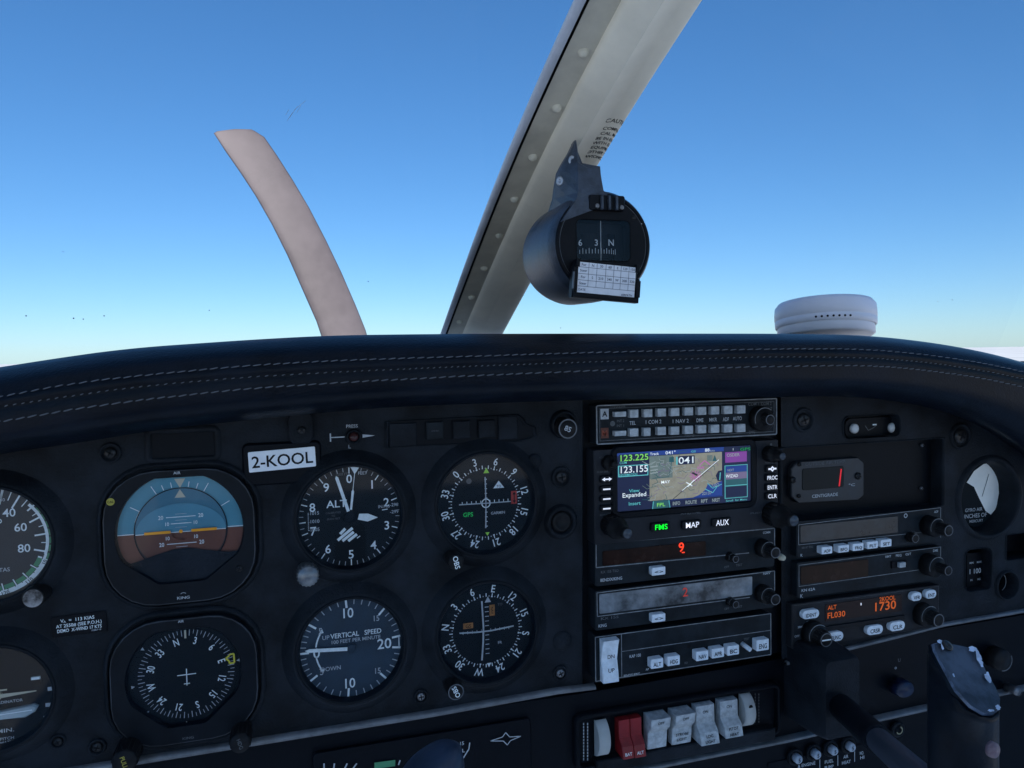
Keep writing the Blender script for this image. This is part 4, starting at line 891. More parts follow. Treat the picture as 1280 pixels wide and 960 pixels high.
B = MB(); c = l(978, 697, .022); rr = wid(978, 697, 3.6, .022); B.lathe([(0, .016), (rr * .6, .016), (rr, .020), (rr * .8, .0235), (0, .0245)], CREAM, c[0], c[1], 0, 20); B.build('knob_tip', t)
t, l = navcom([(744, 739.5), (968.5, 712.5), (968.5, 757), (744, 791)], ((746, 741), (968, 713.5), (746.5, 770.5), (968, 738), (937, 746.5)),
       'lower com radio with scuffed silvery display', [(748, 743), (945, 719.5), (935, 743), (750, 768)], 58, True)
# --- autopilot panel
t, l, rc = radio('autopilot_panel', [(743.7, 798), (963.7, 764.6), (963.7, 815.3), (744, 855.4)], 'autopilot mode panel with white lettered buttons at the bottom of the stack', 'autopilot panel')
B = MB(); th = .0006; frame_line(B, rc, H0, th, FRAMEW, r=.0005); xd = l(776.8, 820, H0)[0]; B.line(xd, rc[2], xd, rc[3], th, H0 + .0003, FRAMEW); ym = (l(777, 816, H0)[1] + l(963, 786, H0)[1]) / 2; B.line(xd, ym, rc[1], ym, th, H0 + .0003, FRAMEW)
txt(B, l, 'KAP 100', 793.7, 819.5, H0, 3.8, DIMW, 14); txt(B, l, 'BENDIX KING', 789.6, 843.4, H0, 3.2, DIMW, 20); txt(B, l, 'AP', 809, 836.5, H0, 2.6, DIMW); txt(B, l, 'TEST', 933, 798.5, H0, 2.8, FAINT, 7); txt(B, l, 'FD', 857.5, 828.5, H0, 2.6, FAINT)
c = l(861, 807.8, H0); B.disc(c[0], c[1], H0 + .0003, .0016, BLACK, 16); B.build('lettering', t)
for px, py, st in ((821.6, 829.5, 'ALT'), (842.3, 826, 'HDG'), (878, 819.8, 'NAV'), (897.7, 816.3, 'APR'), (916.8, 813, 'BC'), (953.6, 806.4, 'ENG')): key(t, l, px, py, 15.5 if st != 'BC' else 14.5, 12 if st != 'ENG' else 14, H0, KEYB, st, dep=.006, r=.0008)
B = MB(); c = l(934.6, 809, H0 + .008); B.cyl(c[0], c[1], H0, .0018, .009, KEYB, 16, axis=(.3, -.3, 1)); B.build('toggle', t)
B = MB(); X0, Y1 = l(750.8, 799, H0 + .003); X1, Y0 = l(771.5, 849, H0 + .003); ym = (Y0 + Y1) / 2
prof = [(Y0, .001), (Y0, .007), (Y0 + (ym - Y0) * .35, .0062), (ym, .0035), (ym + (Y1 - ym) * .65, .0062), (Y1, .0085), (Y1, .001)]
loft(B, [[(X0 + k * (X1 - X0), q[0], H0 + q[1] * (.9 if k in (0, 1) else 1)) for q in prof] for k in (0, .04, .96, 1)], KEYB, smooth=False); B.add([(X0, q[0], H0 + q[1] * .9) for q in prof], [tuple(range(7))], KEYB); B.add([(X1, q[0], H0 + q[1] * .9) for q in prof], [tuple(range(7))][::-1], KEYB)
B.text('DN', (X0 + X1) / 2, ym + (Y1 - ym) * .22, H0 + .0070, .0028, BLACK); B.text('UP', (X0 + X1) / 2, ym - (ym - Y0) * .42, H0 + .0072, .0030, BLACK); B.build('rocker', t)

# ================================================================== RIGHT STACK
# recessed light slot
t = thing('post_light', 1089, 534, 'dark slot above the temperature gauge holding two small bright round buttons', 'light unit', -.010); l = L(t)
B = MB(); B.prism(rrect(wid(1089, 534, 68), hei(1089, 534, 25), .006), -.003, .001, PDARK, .0004); B.build('backplate', t)
for px, py in ((1069.8, 536), (1117.7, 535)):
    B = MB(); c = l(px, py, .004); rr = wid(px, py, 5.2); B.lathe([(0, 0), (rr, 0), (rr, .003), (rr * .6, .0045), (0, .005)], mat('pale_lens', (.75, .75, .74), .25), c[0], c[1], 0, 24); B.build('button', t)
B = MB(); 
for (a, b) in (((1082, 532), (1086, 538)), ((1086, 538), (1092, 535)), ((1092, 535), (1097, 531))): p, q = l(*a, .002), l(*b, .002); B.line(*p, *q, .0007, .0014, FAINT)
B.box(*l(1095, 531, .003), .001, .004, .0012, .0006, WHITE); B.build('wires', t)
# temperature gauge
t = thing('temperature_gauge', 1031, 599, 'octagonal outside air temperature gauge showing a red digit', 'gauge', -.010); l = L(t)
cc = [l(*p) for p in ((994, 577), (1070, 571.5), (1077, 578), (1077, 618), (1070, 624), (995, 628), (986.5, 620), (986.5, 585))][::-1]
B = MB(); B.prism(cc, -.002, .003, mat('gauge_plate', (.030, .032, .037), .5, var=.2, vscale=50), .0008); B.build('plate', t)
B = MB(); P = [l(*p, .003) for p in ((1002.5, 586), (1054.5, 582.5), (1054.5, 609), (1002.5, 613))]; W = P[1][0] - P[0][0]; Hh = P[0][1] - P[3][1]; B.prism(rrect(W, Hh, .002, sum(p[0] for p in P) / 4, sum(p[1] for p in P) / 4), .002, .0036, mat('dark_lcd', (.010, .014, .016), .3), .0003); B.build('display', t)
B = MB(); c = l(1050.3, 597, .0038); hh = hei(1050, 597, 22); B.box(c[0], c[1], .0037, hh * .085, hh, .0002, mat('led_red_tall', (.8, .02, .03), .5, emit=0.407), R(-8)); B.build('digit', t)
B = MB(); txt(B, l, 'OUTSIDE AIR TEMP.', 1032, 578.5, .003, 4, FAINT, 52); txt(B, l, 'CENTIGRADE', 1031, 619, .003, 4, DIMW, 33); txt(B, l, '°C', 1064.5, 606, .003, 3.2, DIMW, 8); B.build('lettering', t)
for p in ((991.5, 600), (1073, 595), (999.5, 580.5), (999, 620)): screw(t, lambda a, b, h=0, l=l: l(a, b, .004), *p, 3 if p[0] in (999.5, 999) else 5, m=BSCREW, cup=False, hd=.003)

t, l, rc = radio('adf_radio', [(995.5, 654), (1177.8, 632.8), (1177.8, 675), (996.6, 699)], 'right-hand radio with five white buttons below the temperature gauge', 'radio')
B = MB()
for a, b in (((998, 656), (1175.5, 634.5)), ((998, 656), (998, 681)), ((998, 681), (1176, 663)), ((1175.5, 634.5), (1175.5, 672))): ln(B, l, a, b, H0, .0005, FRAMEW)
txt(B, l, 'ADF', 1057, 657.5, H0, 3, FAINT, 14); txt(B, l, 'FLT TIMER', 1090.5, 665.5, H0, 3.5, FAINT, 17); txt(B, l, 'ANT', 1044, 671.5, H0, 3, DIMW, 6); txt(B, l, 'KR 87 TSO', 1009, 684, H0, 2.6, FAINT, 14); txt(B, l, 'ADF', 1170, 639.5, H0, 3, DIMW, 5); txt(B, l, 'K', 1001.5, 694, H0, 3.5, DIMW); B.build('lettering', t)
B = MB(); P = [l(*p, H0) for p in ((1000, 658), (1122, 645), (1122, 664), (1000, 679))]; B.prism(rrect(P[1][0] - P[0][0], P[0][1] - P[3][1], .001, sum(p[0] for p in P) / 4, sum(p[1] for p in P) / 4), H0 - .001, H0 + .0006, mat('dull_grey_glass', (.022, .026, .030), .3, var=.4, vscale=40), .0003); B.build('display', t)
for (px, py, st) in ((1034, 688, 'ADF'), (1054.8, 686, 'BFO'), (1073, 683.8, 'FRQ'), (1091, 681.3, 'FLT'), (1108, 679, 'SET')): key(t, l, px, py, 13.5, 9, H0, KEYB, st, dep=.006)
skirt_knob(t, l, (1164, 655), (1186, 663.4), 10, 5.8, H0, .022); skirt_knob(t, l, (1140, 672), (1144.5, 673.2), 5, 4.6, H0, .007)
B = MB(); c = l(1131.8, 644.5, H0); B.ring(c[0], c[1], H0 + .0003, .0012, .0019, DIMW); B.build('jack', t)
t, l, rc = radio('dme_radio', [(996.6, 705), (1177.8, 681.5), (1177.8, 723), (996.6, 748.5)], 'right-hand radio with brown display and small slide switch, above the transponder', 'radio')
B = MB()
for a, b in (((998.5, 706.5), (1175.5, 683.5)), ((998.5, 706.5), (998.5, 733)), ((998.5, 733), (1150, 712)), ((1175.5, 683.5), (1175.5, 720))): ln(B, l, a, b, H0, .0005, FRAMEW)
for st, px, py in (('RMT', 1110, 695.5), ('FREQ', 1123, 694), ('GS/T', 1135, 692.5)): txt(B, l, st, px, py, H0, 2.8, DIMW, 7)
txt(B, l, 'KN 62A', 1010, 737, H0, 3.4, DIMW, 17); txt(B, l, 'DME', 1169, 688, H0, 3, DIMW, 6); txt(B, l, 'K', 1001.5, 745, H0, 4.5, DIMW); B.build('lettering', t)
B = MB(); P = [l(*p, H0) for p in ((1000.5, 709), (1085, 698), (1085, 720), (1000.5, 731))]; B.prism(rrect(P[1][0] - P[0][0], P[0][1] - P[3][1], .001, sum(p[0] for p in P) / 4, sum(p[1] for p in P) / 4), H0 - .001, H0 + .0006, DISPB, .0003); B.build('display', t)
B = MB(); c = l(1123, 705, H0); B.box(c[0], c[1], H0, .016, .0060, .0012, PDARK); B.box(c[0] + .001, c[1], H0 + .001, .0065, .0042, .003, KEY); B.build('slide_switch', t)
skirt_knob(t, l, (1162, 703), (1185.5, 713.5), 11, 5, H0, .022, ring=True)
t, l, rc = radio('transponder', [(989.5, 757.5), (1174.6, 729), (1174.6, 776), (990.5, 819)], 'transponder with orange 1730 code and white oval buttons', 'transponder', m=mat('transponder_face', (.018, .020, .024), .45, var=.2, vscale=40))
B = MB(); P = [l(*p, H0) for p in ((1031, 757), (1127, 741.5), (1127, 763), (1031, 777.5))]; dw, dh = P[1][0] - P[0][0], (P[0][1] - P[3][1] + P[1][1] - P[2][1]) / 2; dc = (sum(p[0] for p in P) / 4, sum(p[1] for p in P) / 4); B.prism(rrect(dw, dh, .001, *dc), H0 - .001, H0 + .0005, mat('display_maroon_glass', (.014, .006, .008), .3, spec=.15), .0003); B.build('display', t)
B = MB(); frame_line(B, rc, H0 - .0004, .0003, FAINT, i=.0012); H1 = H0 + .0005
txt(B, l, 'ALT', 1040, 759, H1, 5.2, E_ORG, 11); txt(B, l, 'FL030', 1045, 768, H1, 7, E_ORG, 22); txt(B, l, '1730', 1105.5, 757, H1, 10.5, E_ORG, 26); txt(B, l, '2KOOL', 1109, 747.8, H1, 5.2, E_ORG, 20); c = l(1076, 755, H1); B.box(c[0], c[1], H1 + .0002, .0008, .002, .0002, E_WHT)
a, b = l(1031, 786, H0), l(1129, 771, H0); B.box((a[0] + b[0]) / 2, (a[1] + b[1]) / 2, H0, b[0] - a[0], .0040, .0016, BEZEL)
for st, px, py in (('ALT', 1010.5, 777), ('ON', 1022.5, 780), ('SBY', 1000, 783.5), ('OFF', 996, 795)): txt(B, l, st, px, py, H0, 2.6, DIMW, 6)
B.build('lettering', t)
for px, py, w_, h_, st in ((1013.8, 768, 21, 11, 'IDENT'), (1045, 796, 19, 11.5, 'FUNC'), (1094, 787.6, 20, 11.5, 'CRSR'), (1122, 782.8, 19, 11.5, 'CLR'), (1146, 746, 13, 10.5, 'VFR'), (1164, 743, 13.5, 10.5, 'ENT')): key(t, l, px, py, w_, h_, H0, KEYB, st, dep=.004, r='oval')
skirt_knob(t, l, (1016, 795), (1033, 800), 13, 8, H0, .018, tick=True, ring=True); skirt_knob(t, l, (1156, 772), (1173.5, 775.5), 11.5, 7, H0, .018, ring=True)

# suction gauge seen in the round opening
t = thing('suction_gauge', 1228, 618, 'round gauge with pale painted reflection on its face, deep in the big round opening', 'gauge', -.018); l = L(t)
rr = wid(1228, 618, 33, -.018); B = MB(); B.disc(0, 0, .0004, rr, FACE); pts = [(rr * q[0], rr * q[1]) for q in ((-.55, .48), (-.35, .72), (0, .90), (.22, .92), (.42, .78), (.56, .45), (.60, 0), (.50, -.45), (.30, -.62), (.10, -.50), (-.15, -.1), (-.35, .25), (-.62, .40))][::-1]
B.poly(pts, .0008, mat('painted_reflection', (.92, .90, .84), .5, var=.05)); B.line(-rr * .05, -rr * .05, rr * .2, rr * .6, rr * .02, .0011, KNOBR); B.build('dial', t)  # pale patch paints the bright reflection in the gauge glass
B = MB(); B.text('GYRO AIR', -rr * .35, -rr * .42, .0008, rr * .10, DIMW); B.text('INCHES OF', -rr * .28, -rr * .60, .0008, rr * .12, DIMW); B.text('MERCURY', -rr * .25, -rr * .76, .0008, rr * .08, DIMW); B.build('lettering', t)
t = thing('flap_placard', 1219, 713, 'small dark placard with pale figures inside the square opening', 'placard', -.010); B = MB(); B.box(0, 0, 0, .022, .034, .001, PDARK); B.build('plate', t)
B = MB(); B.text('1 100', -.002, 0, .0014, .0045, DIMW); B.text('MIN', -.006, .008, .0014, .0018, DIMW); B.text('MAX', .003, .008, .0014, .0018, DIMW); B.text('IN', -.006, -.008, .0014, .0018, DIMW); B.text('HG', .003, -.008, .0014, .0018, DIMW); B.build('lettering', t)

# ================================================================== LOWER PANEL
t = thing('lower_panel', 600, 940, 'black lower subpanel under the trim strip', 'panel'); LP = t; l = L(t)
B = MB(); P = [l(*p, -.004) for p in ((-160, 995), (731, 866), (985, 822), (1176, 786), (1400, 748))]
low_z = min(p[1] for p in P) - .16
P2 = P + [(P[-1][0], low_z), (P[0][0], low_z)]
B.prism(P2[::-1], -.016, -.004, PDARK, .0008)
a = [l(*p) for p in ((380, 919), (540, 894), (690, 868))]
B.build('plate', t)
# bordered fuel gauge area
t = thing('engine_gauge_cluster', 500, 950, 'fuel and engine gauge cluster peeking in at the bottom edge with four-point star outline', 'gauge cluster', -.002); l = L(t)
B = MB(); q = [l(*p) for p in ((390, 932), (663, 893))]; x0, x1 = q[0][0], q[1][0]; yt = l(560, 913)[1]
yt = (l(400, 940)[1] + l(660, 897)[1]) / 2; B.prism(rrect(x1 - x0, .07, .003, (x0 + x1) / 2, yt - .035), -.001, .001, PDARK, .0008); B.build('plate', t)
B = MB(); star = [l(*p, .002) for p in ((613, 926), (628, 921), (632, 915.5), (637, 921), (651, 920), (638, 925.5), (634, 931), (629, 926))]
for a, b in zip(star, star[1:] + star[:1]): B.line(*a, *b, .0006, .0023, DIMW)
txt(B, l, '10', 567.5, 931, .002, 4.5, DIMW); txt(B, l, '15', 577, 929, .002, 4.5, DIMW); txt(B, l, 'RT FUEL', 567, 940, .002, 4.5, DIMW, 28); txt(B, l, 'GAL', 573, 949, .002, 4.5, DIMW, 11)
ln(B, l, (587, 928), (586, 936), .002, .0008, DIMW); ln(B, l, (586, 936), (573, 957), .002, .0009, DIMW)
for px, a in ((405, 0), (417, 1), (430, 4), (440, 6)): ln(B, l, (px, 962), (px + a, 954), .002, .0010, DIMW)
ln(B, l, (500, 950), (498, 956), .002, .0010, DIMW)
g1 = l(468, 957, .002); g2 = l(494, 953.5, .002); B.line(*g1, *g2, .0045, .0023, GREEN); B.build('gauge_markings', t)

# rocker switch bay
t = thing('switch_bay', 835, 910, 'long dark recessed bay that holds the row of rocker switches', 'switch panel', -.003); SB = t; l = L(t)
B = MB(); P = [l(*p) for p in ((722, 900), (968, 853), (968, 908), (722, 958))]; W = P[1][0] - P[0][0]; Hh = (P[0][1] - P[3][1] + P[1][1] - P[2][1]) / 2; c = (sum(p[0] for p in P) / 4, sum(p[1] for p in P) / 4)
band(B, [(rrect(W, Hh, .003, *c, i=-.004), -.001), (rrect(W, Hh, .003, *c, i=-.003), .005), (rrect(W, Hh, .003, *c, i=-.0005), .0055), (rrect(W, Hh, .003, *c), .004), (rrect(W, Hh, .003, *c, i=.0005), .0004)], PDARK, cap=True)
lip = [l(*p, .006) for p in ((745, 958), (968, 911))]
B.box((lip[0][0] + lip[1][0]) / 2, (lip[0][1] + lip[1][1]) / 2 - .002, 0, lip[1][0] - lip[0][0], .010, .008, PLAST)
for x in (729.5, 734.5): 
    for k in range(12): c = l(x, 905 + k * 4, .0006); B.box(c[0], c[1], .0005, .0008, .0017, .0003, DIMW)
for x in (944, 948.5):
    for k in range(10): c = l(x, 868 + k * 3.8, .0006); B.box(c[0], c[1], .0005, .0006, .0016, .0003, FAINT)
B.build('surround', t)
def rocker(px, y0, y1, w_, label, m, up, texts, group='rocker switches in the bay under the radios', lean=1.5):
    cx_, cy_ = px, (y0 + y1) / 2; t = thing('rocker_switch', cx_, cy_, label, 'switch', .0, group); l = L(t); H = hei(cx_, cy_, y1 - y0, .006); W = wid(cx_, cy_, w_, .006)
    B = MB(); hi, lo_ = (.012, .004) if up else (.005, .013)
    prof = [(-H / 2, -.002), (-H / 2, lo_), (-H * .18, (lo_ + .0065) / 2 + (.001 if not up else 0)), (0, .0055), (H * .20, (hi + .0055) / 2 + (.0015 if up else 0)), (H / 2, hi), (H / 2, -.002)]
    loft(B, [[(k * W / 2, q[0], q[1] - (.0004 if abs(k) == 1 else 0)) for q in prof] for k in (-1, -.92, .92, 1)], m, smooth=False)
    for k in (-1, 1): f = [(k * W / 2, q[0], q[1] - .0004) for q in prof]; B.add(f, [tuple(range(7))], m)
    B.build('rocker', t)
    if texts:
        B = MB()
        for st, yy, zz in texts:
            a = (H * yy); i = [k for k in range(1, 5) if prof[k][0] <= a <= prof[k + 1][0]][0]; p, q = prof[i], prof[i + 1]; k = (a - p[0]) / (q[0] - p[0]); z_ = p[1] + (q[1] - p[1]) * k; sl_ = math.atan2(q[1] - p[1], q[0] - p[0])
            vs, fs, wd = glyphs(st); sc_ = .0032; kx = min(sc_, W * .8 / wd)
            B.add([(u * kx, a + v * sc_ * math.cos(sl_), z_ + .0003 + v * sc_ * math.sin(sl_)) for u, v in vs], fs, BLACK if m is not REDR else WHITE)
        B.build('lettering', t)
    return t
def wheel(px, y0, y1, w_, label):
    t = thing('thumbwheel', px, (y0 + y1) / 2, label, 'thumbwheel', .0, 'thumbwheels at the ends of the rocker row'); H = hei(px, (y0 + y1) / 2, y1 - y0, .006); W = wid(px, (y0 + y1) / 2, w_, .006)
    B = MB(); rows = []
    for i in range(17):
        a = R(-75 + 150 * i / 16); rows.append([(x, H / 2 * math.sin(a) / math.sin(R(75)), .010 * (math.cos(a) - .25) / .75 - (.001 if abs(x) > W * .45 else 0)) for x in (-W / 2, -W * .44, W * .44, W / 2)])
    loft(B, rows, mat('ivory_wheel', (.42, .43, .42), .5, var=.08, vscale=60), flip=True)
    for s in (0, 3): B.add([r[s] for r in rows], [tuple(range(17))], MATS['ivory_wheel'])
    B.build('wheel', t); return t
wheel(750.5, 899, 944, 14.5, 'plain ivory thumbwheel at the left end of the rocker row')
B = MB()
rocker(777, 896, 938, 14, 'left half of the red master rocker pair', REDR, False, [('BAT', -.38, 0)], 'red master rocker pair')
rocker(791.5, 893.5, 936, 14, 'right half of the red master rocker pair', REDR, False, [('ALT', -.38, 0)], 'red master rocker pair')
rocker(818, 889.5, 932, 24, 'first grey rocker right of the red pair, reading OFF', KEY, True, [('OFF', .36, 0)])
rocker(848.5, 884, 926.5, 24, 'second grey rocker right of the red pair, reading OFF with worn lower print', KEY, True, [('OFF', .36, 0), ('STROBE', -.2, 0), ('LIGHT', -.36, 0)])
rocker(877.5, 878, 921, 23, 'grey rocker with bright lower half reading LIGHT', KEY, False, [('ON', .32, 0), ('LDG', -.28, 0), ('LIGHT', -.42, 0)])
rocker(907, 872, 912, 22, 'grey rocker with bright lower half reading HEAT', KEY, False, [('ON', .32, 0), ('PITOT', -.26, 0), ('HEAT', -.42, 0)])
t = wheel(930.5, 866, 907, 13, 'ivory thumbwheel with a dark dot at the right end of the rocker row')
B = MB(); B.disc(0, .006, .0090, .0018, BLACK, 16); B.build('dot', t)

# lower trim and breakers
t = thing('lower_trim_strip', 960, 930, 'slim grey strip under the rocker bay', 'trim', .0); l = L(t)
B = MB(); a = [l(*p) for p in ((780, 965), (811, 958.5), (980, 924.5), (1097, 898), (1151, 886), (1247, 866.5), (1330, 850))]
loft(B, [[(p[0], p[1] + .0010, -.005), (p[0], p[1] + .0010, .003), (p[0], p[1] - .0012, .0034), (p[0], p[1] - .0022, -.005)] for p in a], TRIM, flip=True); B.build('strip', t)
BR_ = [(992.6, 945, 'second', '5'), (1015.8, 939.4, '', '5'), (1037, 934.7, '', '10'), (1058.8, 930.3, '', '5')]
src = None
for i, (px, py, _, n_) in enumerate(BR_):
    lab = ('leftmost of the four round white breakers, nearest the rocker bay', 'second white breaker from the rocker bay', 'third white breaker from the rocker bay, above FUEL PUMP', 'rightmost of the four white breakers, beside the yoke shaft')[i]
    if src is None:
        t = thing('circuit_breaker', px, py, lab, 'circuit breaker', -.002, 'circuit breakers under the lower strip'); rr = .0046
        B = MB(); B.lathe([(rr * 1.55, 0), (rr * 1.5, .0022), (rr * 1.1, .0026), (rr * 1.05, .0010)], BEZEL, n=32); B.build('collar', t)
        B = MB(); B.lathe([(0, 0), (rr * .82, 0), (rr * .8, .006), (rr * .68, .0068), (0, .0070)], mat('breaker_cap', (.36, .40, .46), .5, var=.15, vscale=300), n=28); B.text('5', 0, 0, .0073, .0032, BLACK); B.build('cap', t); src = t
    else:
        t2 = src.copy(); COL.objects.link(t2); t2.location = at(px, py, -.002); t2['label'] = lab
        for ch in list(src.children): c = ch.copy(); COL.objects.link(c); c.parent = t2
t = thing('breaker_placard', 1025, 955, 'faint white breaker lettering strip reading ENGINE, FUEL PUMP and AIR', 'placard', -.0035); l = L(t)
B = MB(); a = l(960, 968); b = l(1110, 935); B.box((a[0] + b[0]) / 2, (a[1] + b[1]) / 2 - .006, -.0002, b[0] - a[0], .03, .0004, PDARK); B.build('plate', t); B = MB()
for st, px, py, w_ in (('& ENGINE', 1008, 955.5, 22), ('FUEL', 1036, 951.5, 11), ('PUMP', 1036, 958.5, 11), ('AIR', 1057, 945.5, 6), ('HEAT', 1057.5, 952.5, 11), ('NO.', 1077, 941, 5), ('HI', 1077.5, 946.5, 5)): txt(B, l, st, px, py, .0002, 4, DIMW, w_)
for px, py in ((1024.5, 955), (1047, 950), (1068, 945)): ln(B, l, (px, py - 6), (px, py + 7), .0003, .0006, DIMW)
B.build('lettering', t)
t = thing('jack_socket', 1121, 911, 'small ringed socket between the yoke shaft and the grip', 'socket', -.002)
B = MB(); B.lathe([(.007, 0), (.0068, .002), (.0045, .003), (.004, .001), (0, .0008)], BEZEL, n=28); B.ring(0, 0, .0032, .0024, .0036, mat('brass_ring', (.25, .23, .15), .4, metal=.5), 20, 250); B.build('collar', t)
t = thing('selector_knob', 1122, 857, 'dim dark blue knob under the transponder', 'knob', .0); B = MB()
B.lathe([(0, 0), (.010, 0), (.0095, .008), (.008, .010), (0, .0105)], mat('dark_blue_plastic', (.004, .010, .035), .35), n=32, sy=.75); B.text('o', -.003, .017, .0008, .003, DIMW); B.text('U', .001, .023, .0008, .003, FAINT); B.build('cap', t)
for px, py, lab in ((1240, 820, 'dark round handle with worn ring right of the grip top'), (1258, 858, 'small dull round knob at the right end of the slim strip')):
    t = thing('round_knob', px, py, lab, 'knob', .0); B = MB(); rr = .010 if px == 1240 else .004; B.lathe([(0, 0), (rr, 0), (rr, .010), (rr * .85, .012), (0, .0125)], KNOB if px == 1240 else METAL, n=28); B.ring(0, 0, .0128, rr * .8, rr * .9, FAINT, 60, 200); B.build('cap', t)

# ================================================================== YOKES (control column of the passenger side, horn of the pilot side)
def tube(B, pts, rad, m, n=20, cap=True):
    rows = []; P = [Vector(p) for p in pts]
    for i, p in enumerate(P):
        d = (P[min(i + 1, len(P) - 1)] - P[max(i - 1, 0)]).normalized(); u = d.cross(Vector((0, 0, 1))); u = u.normalized() if u.length > .1 else Vector((1, 0, 0)); v = u.cross(d)
        r = rad[i] if isinstance(rad, (list, tuple)) else rad; r1, r2 = r if isinstance(r, tuple) else (r, r)
        rows.append([p + u * math.cos(2 * math.pi * k / n) * r1 + v * math.sin(2 * math.pi * k / n) * r2 for k in range(n)])
    loft(B, rows, m, closed=True)
    if cap: B.add(rows[0], [tuple(range(n))], m); B.add(rows[-1], [tuple(reversed(range(n)))], m)
YK = bpy.data.objects.new('control_yoke', None); COL.objects.link(YK); YK.location = at(1048, 872, .01); tag(YK, 'black passenger control yoke with thick shaft and scuffed grip top', 'control yoke')
def ychild(o, root): o.parent = root; o.matrix_parent_inverse = Matrix.Translation(-Vector(root.location))
B = MB(); c = at(1049, 886, .04)
bw, bh = .0165, .032; rows = []
for yy, k in ((.005, 1.12), (-.030, 1.06), (-.042, 1.0), (-.044, .95)):
    rows.append([(c.x + q[0] * k, yy, c.z + .010 + q[1] * k) for q in rrect(bw * 2, bh * 2, .005)])
loft(B, rows, PLAST, closed=True, flip=True); B.add(rows[-1], [tuple(range(len(rows[-1])))], PLAST); ychild(B.build('shaft_housing'), YK)
s0 = at(1050, 882, .042); s1 = at(1099, 926, .130); s2 = at(1143, 966, .205); s3 = at(1195, 1012, .26); B = MB(); tube(B, [s0, s1], .0098, GRIP); ychild(B.build('sleeve'), YK)
B = MB(); tube(B, [s1, s2, s3], .0080, mat('shaft_metal', (.09, .11, .15), .35, metal=.4)); ychild(B.build('shaft'), YK)
GD = .24
TP = [(1163.5, 806), (1172, 803.5), (1190, 806.5), (1207, 810), (1220, 819), (1231, 842), (1243, 862), (1248.5, 876), (1248, 888), (1240, 896), (1227, 895), (1210, 885), (1192, 865), (1177, 837), (1165, 814)]
depth = lambda py: GD + (py - 803) / 94 * .028      # plate leans towards the passenger seat
top3 = [at(px, py, depth(py)) for px, py in TP]; nT = len(top3); cen = sum(top3, Vector()) / nT
nrm = Vector((0, 0, 0))
for i in range(nT): nrm += (top3[i] - cen).cross(top3[(i + 1) % nT] - cen)
nrm.normalize(); nrm = nrm if nrm.z > 0 or nrm.y < 0 else -nrm
def grow(k, off): return [cen + (p - cen) * k + off for p in top3]
down = Vector((-.06, .25, -1)).normalized()
rows = [grow(.965, nrm * .0016), grow(1.0, nrm * .0004), grow(1.03, -nrm * .0012)]
for oy, kk in ((8, .85), (30, .55), (70, .38), (130, .36), (230, .36)):
    lp4 = []
    for (px, py), p0 in zip(TP, top3):
        by = 850 + oy + (py - 850) * kk; lp4.append(at(1204 + (px - 1206) * 1.06, by, GD + (by - 850 - oy) / 47 * .022 + .012))
    rows.append(lp4)
zb = min(p.z for p in top3) - .05
B = MB(); loft(B, rows[2:], GRIP, closed=True); ychild(B.build('grip'), YK)
B = MB(); loft(B, rows[1:3], GRIP, closed=True); loft(B, rows[:2], mat('rim_scuffed', (.10, .13, .19), .4, var=.7, vscale=90), closed=True); B.add([p for p in grow(.965, nrm * .0016)], [tuple(range(nT))], WORN); 
for cx_, cy_, w1, h1 in ((1211, 815, 6, 4), (1218, 824, 3.5, 8), (1221, 832, 2.5, 6), (1230, 851, 4, 8), (1170, 806, 4, 2.5), (1173, 812, 1.6, 5), (1187, 848, 1.2, 3), (1242, 888, 3.5, 3), (1233, 892, 4, 1.8)):
    pp = []
    for i in range(12):
        a = 2 * math.pi * i / 12; k = random.uniform(.65, 1.15); px, py = cx_ + w1 * k * math.cos(a) + .45 * h1 * k * math.sin(a) * .6, cy_ + h1 * k * math.sin(a)
        pp.append(at(px, py, depth(py)) + nrm * .0030)
    B.add(pp, [tuple(range(12))], CHIP)
sc_ = at(1179, 811, depth(811)) + nrm * .0028; B.lathe([(0, 0), (.0028, 0), (.0026, .0008), (.001, .0010), (0, .0004)], BSCREW, *sc_, n=20, axis=nrm); ychild(B.build('worn_cap'), YK)
B = MB(); bpt = at(1238, 936, GD + .052); B.lathe([(0, 0), (.0032, 0), (.003, .002), (0, .0026)], mat('red_button', (.16, .11, .13), .4), *bpt, n=20, axis=(.1, -1, .1)); ychild(B.build('button'), YK)
# link between shaft and grip
B = MB(); tube(B, [s2 + Vector((0, 0, -.01)), Vector((cen.x, cen.y + .01, zb - .06))], .014, GRIP); ychild(B.build('crossbar'), YK)
# pilot yoke horn
PY = bpy.data.objects.new('control_yoke', None); COL.objects.link(PY); PY.location = at(540, 1000, .22); tag(PY, 'dark blue-black horn of the pilot yoke rising at the bottom edge', 'control yoke')
B = MB(); c0 = at(537, 1010, .22); rows = []
for zz, k, sh in ((-.05, 1.0, 0), (.000, 1.0, 0), (.010, .98, .0), (.0155, .86, .001), (.0185, .62, .002), (.0195, .25, .003)):
    zt = at(541, 936, .22).z
    rows.append([(c0.x + sh + .0150 * k * q[0] + (.0), c0.y + .016 * k * q[1], zt - .0215 + zz + .006 * k * q[0]) for q in [(math.cos(2 * math.pi * i / 28), math.sin(2 * math.pi * i / 28)) for i in range(28)]])
loft(B, rows, mat('horn_plastic', (.020, .034, .062), .4, bump=.3, var=.25, vscale=50), closed=True); B.add(rows[-1], [tuple(range(28))], MATS['horn_plastic']); ychild(B.build('horn'), PY)

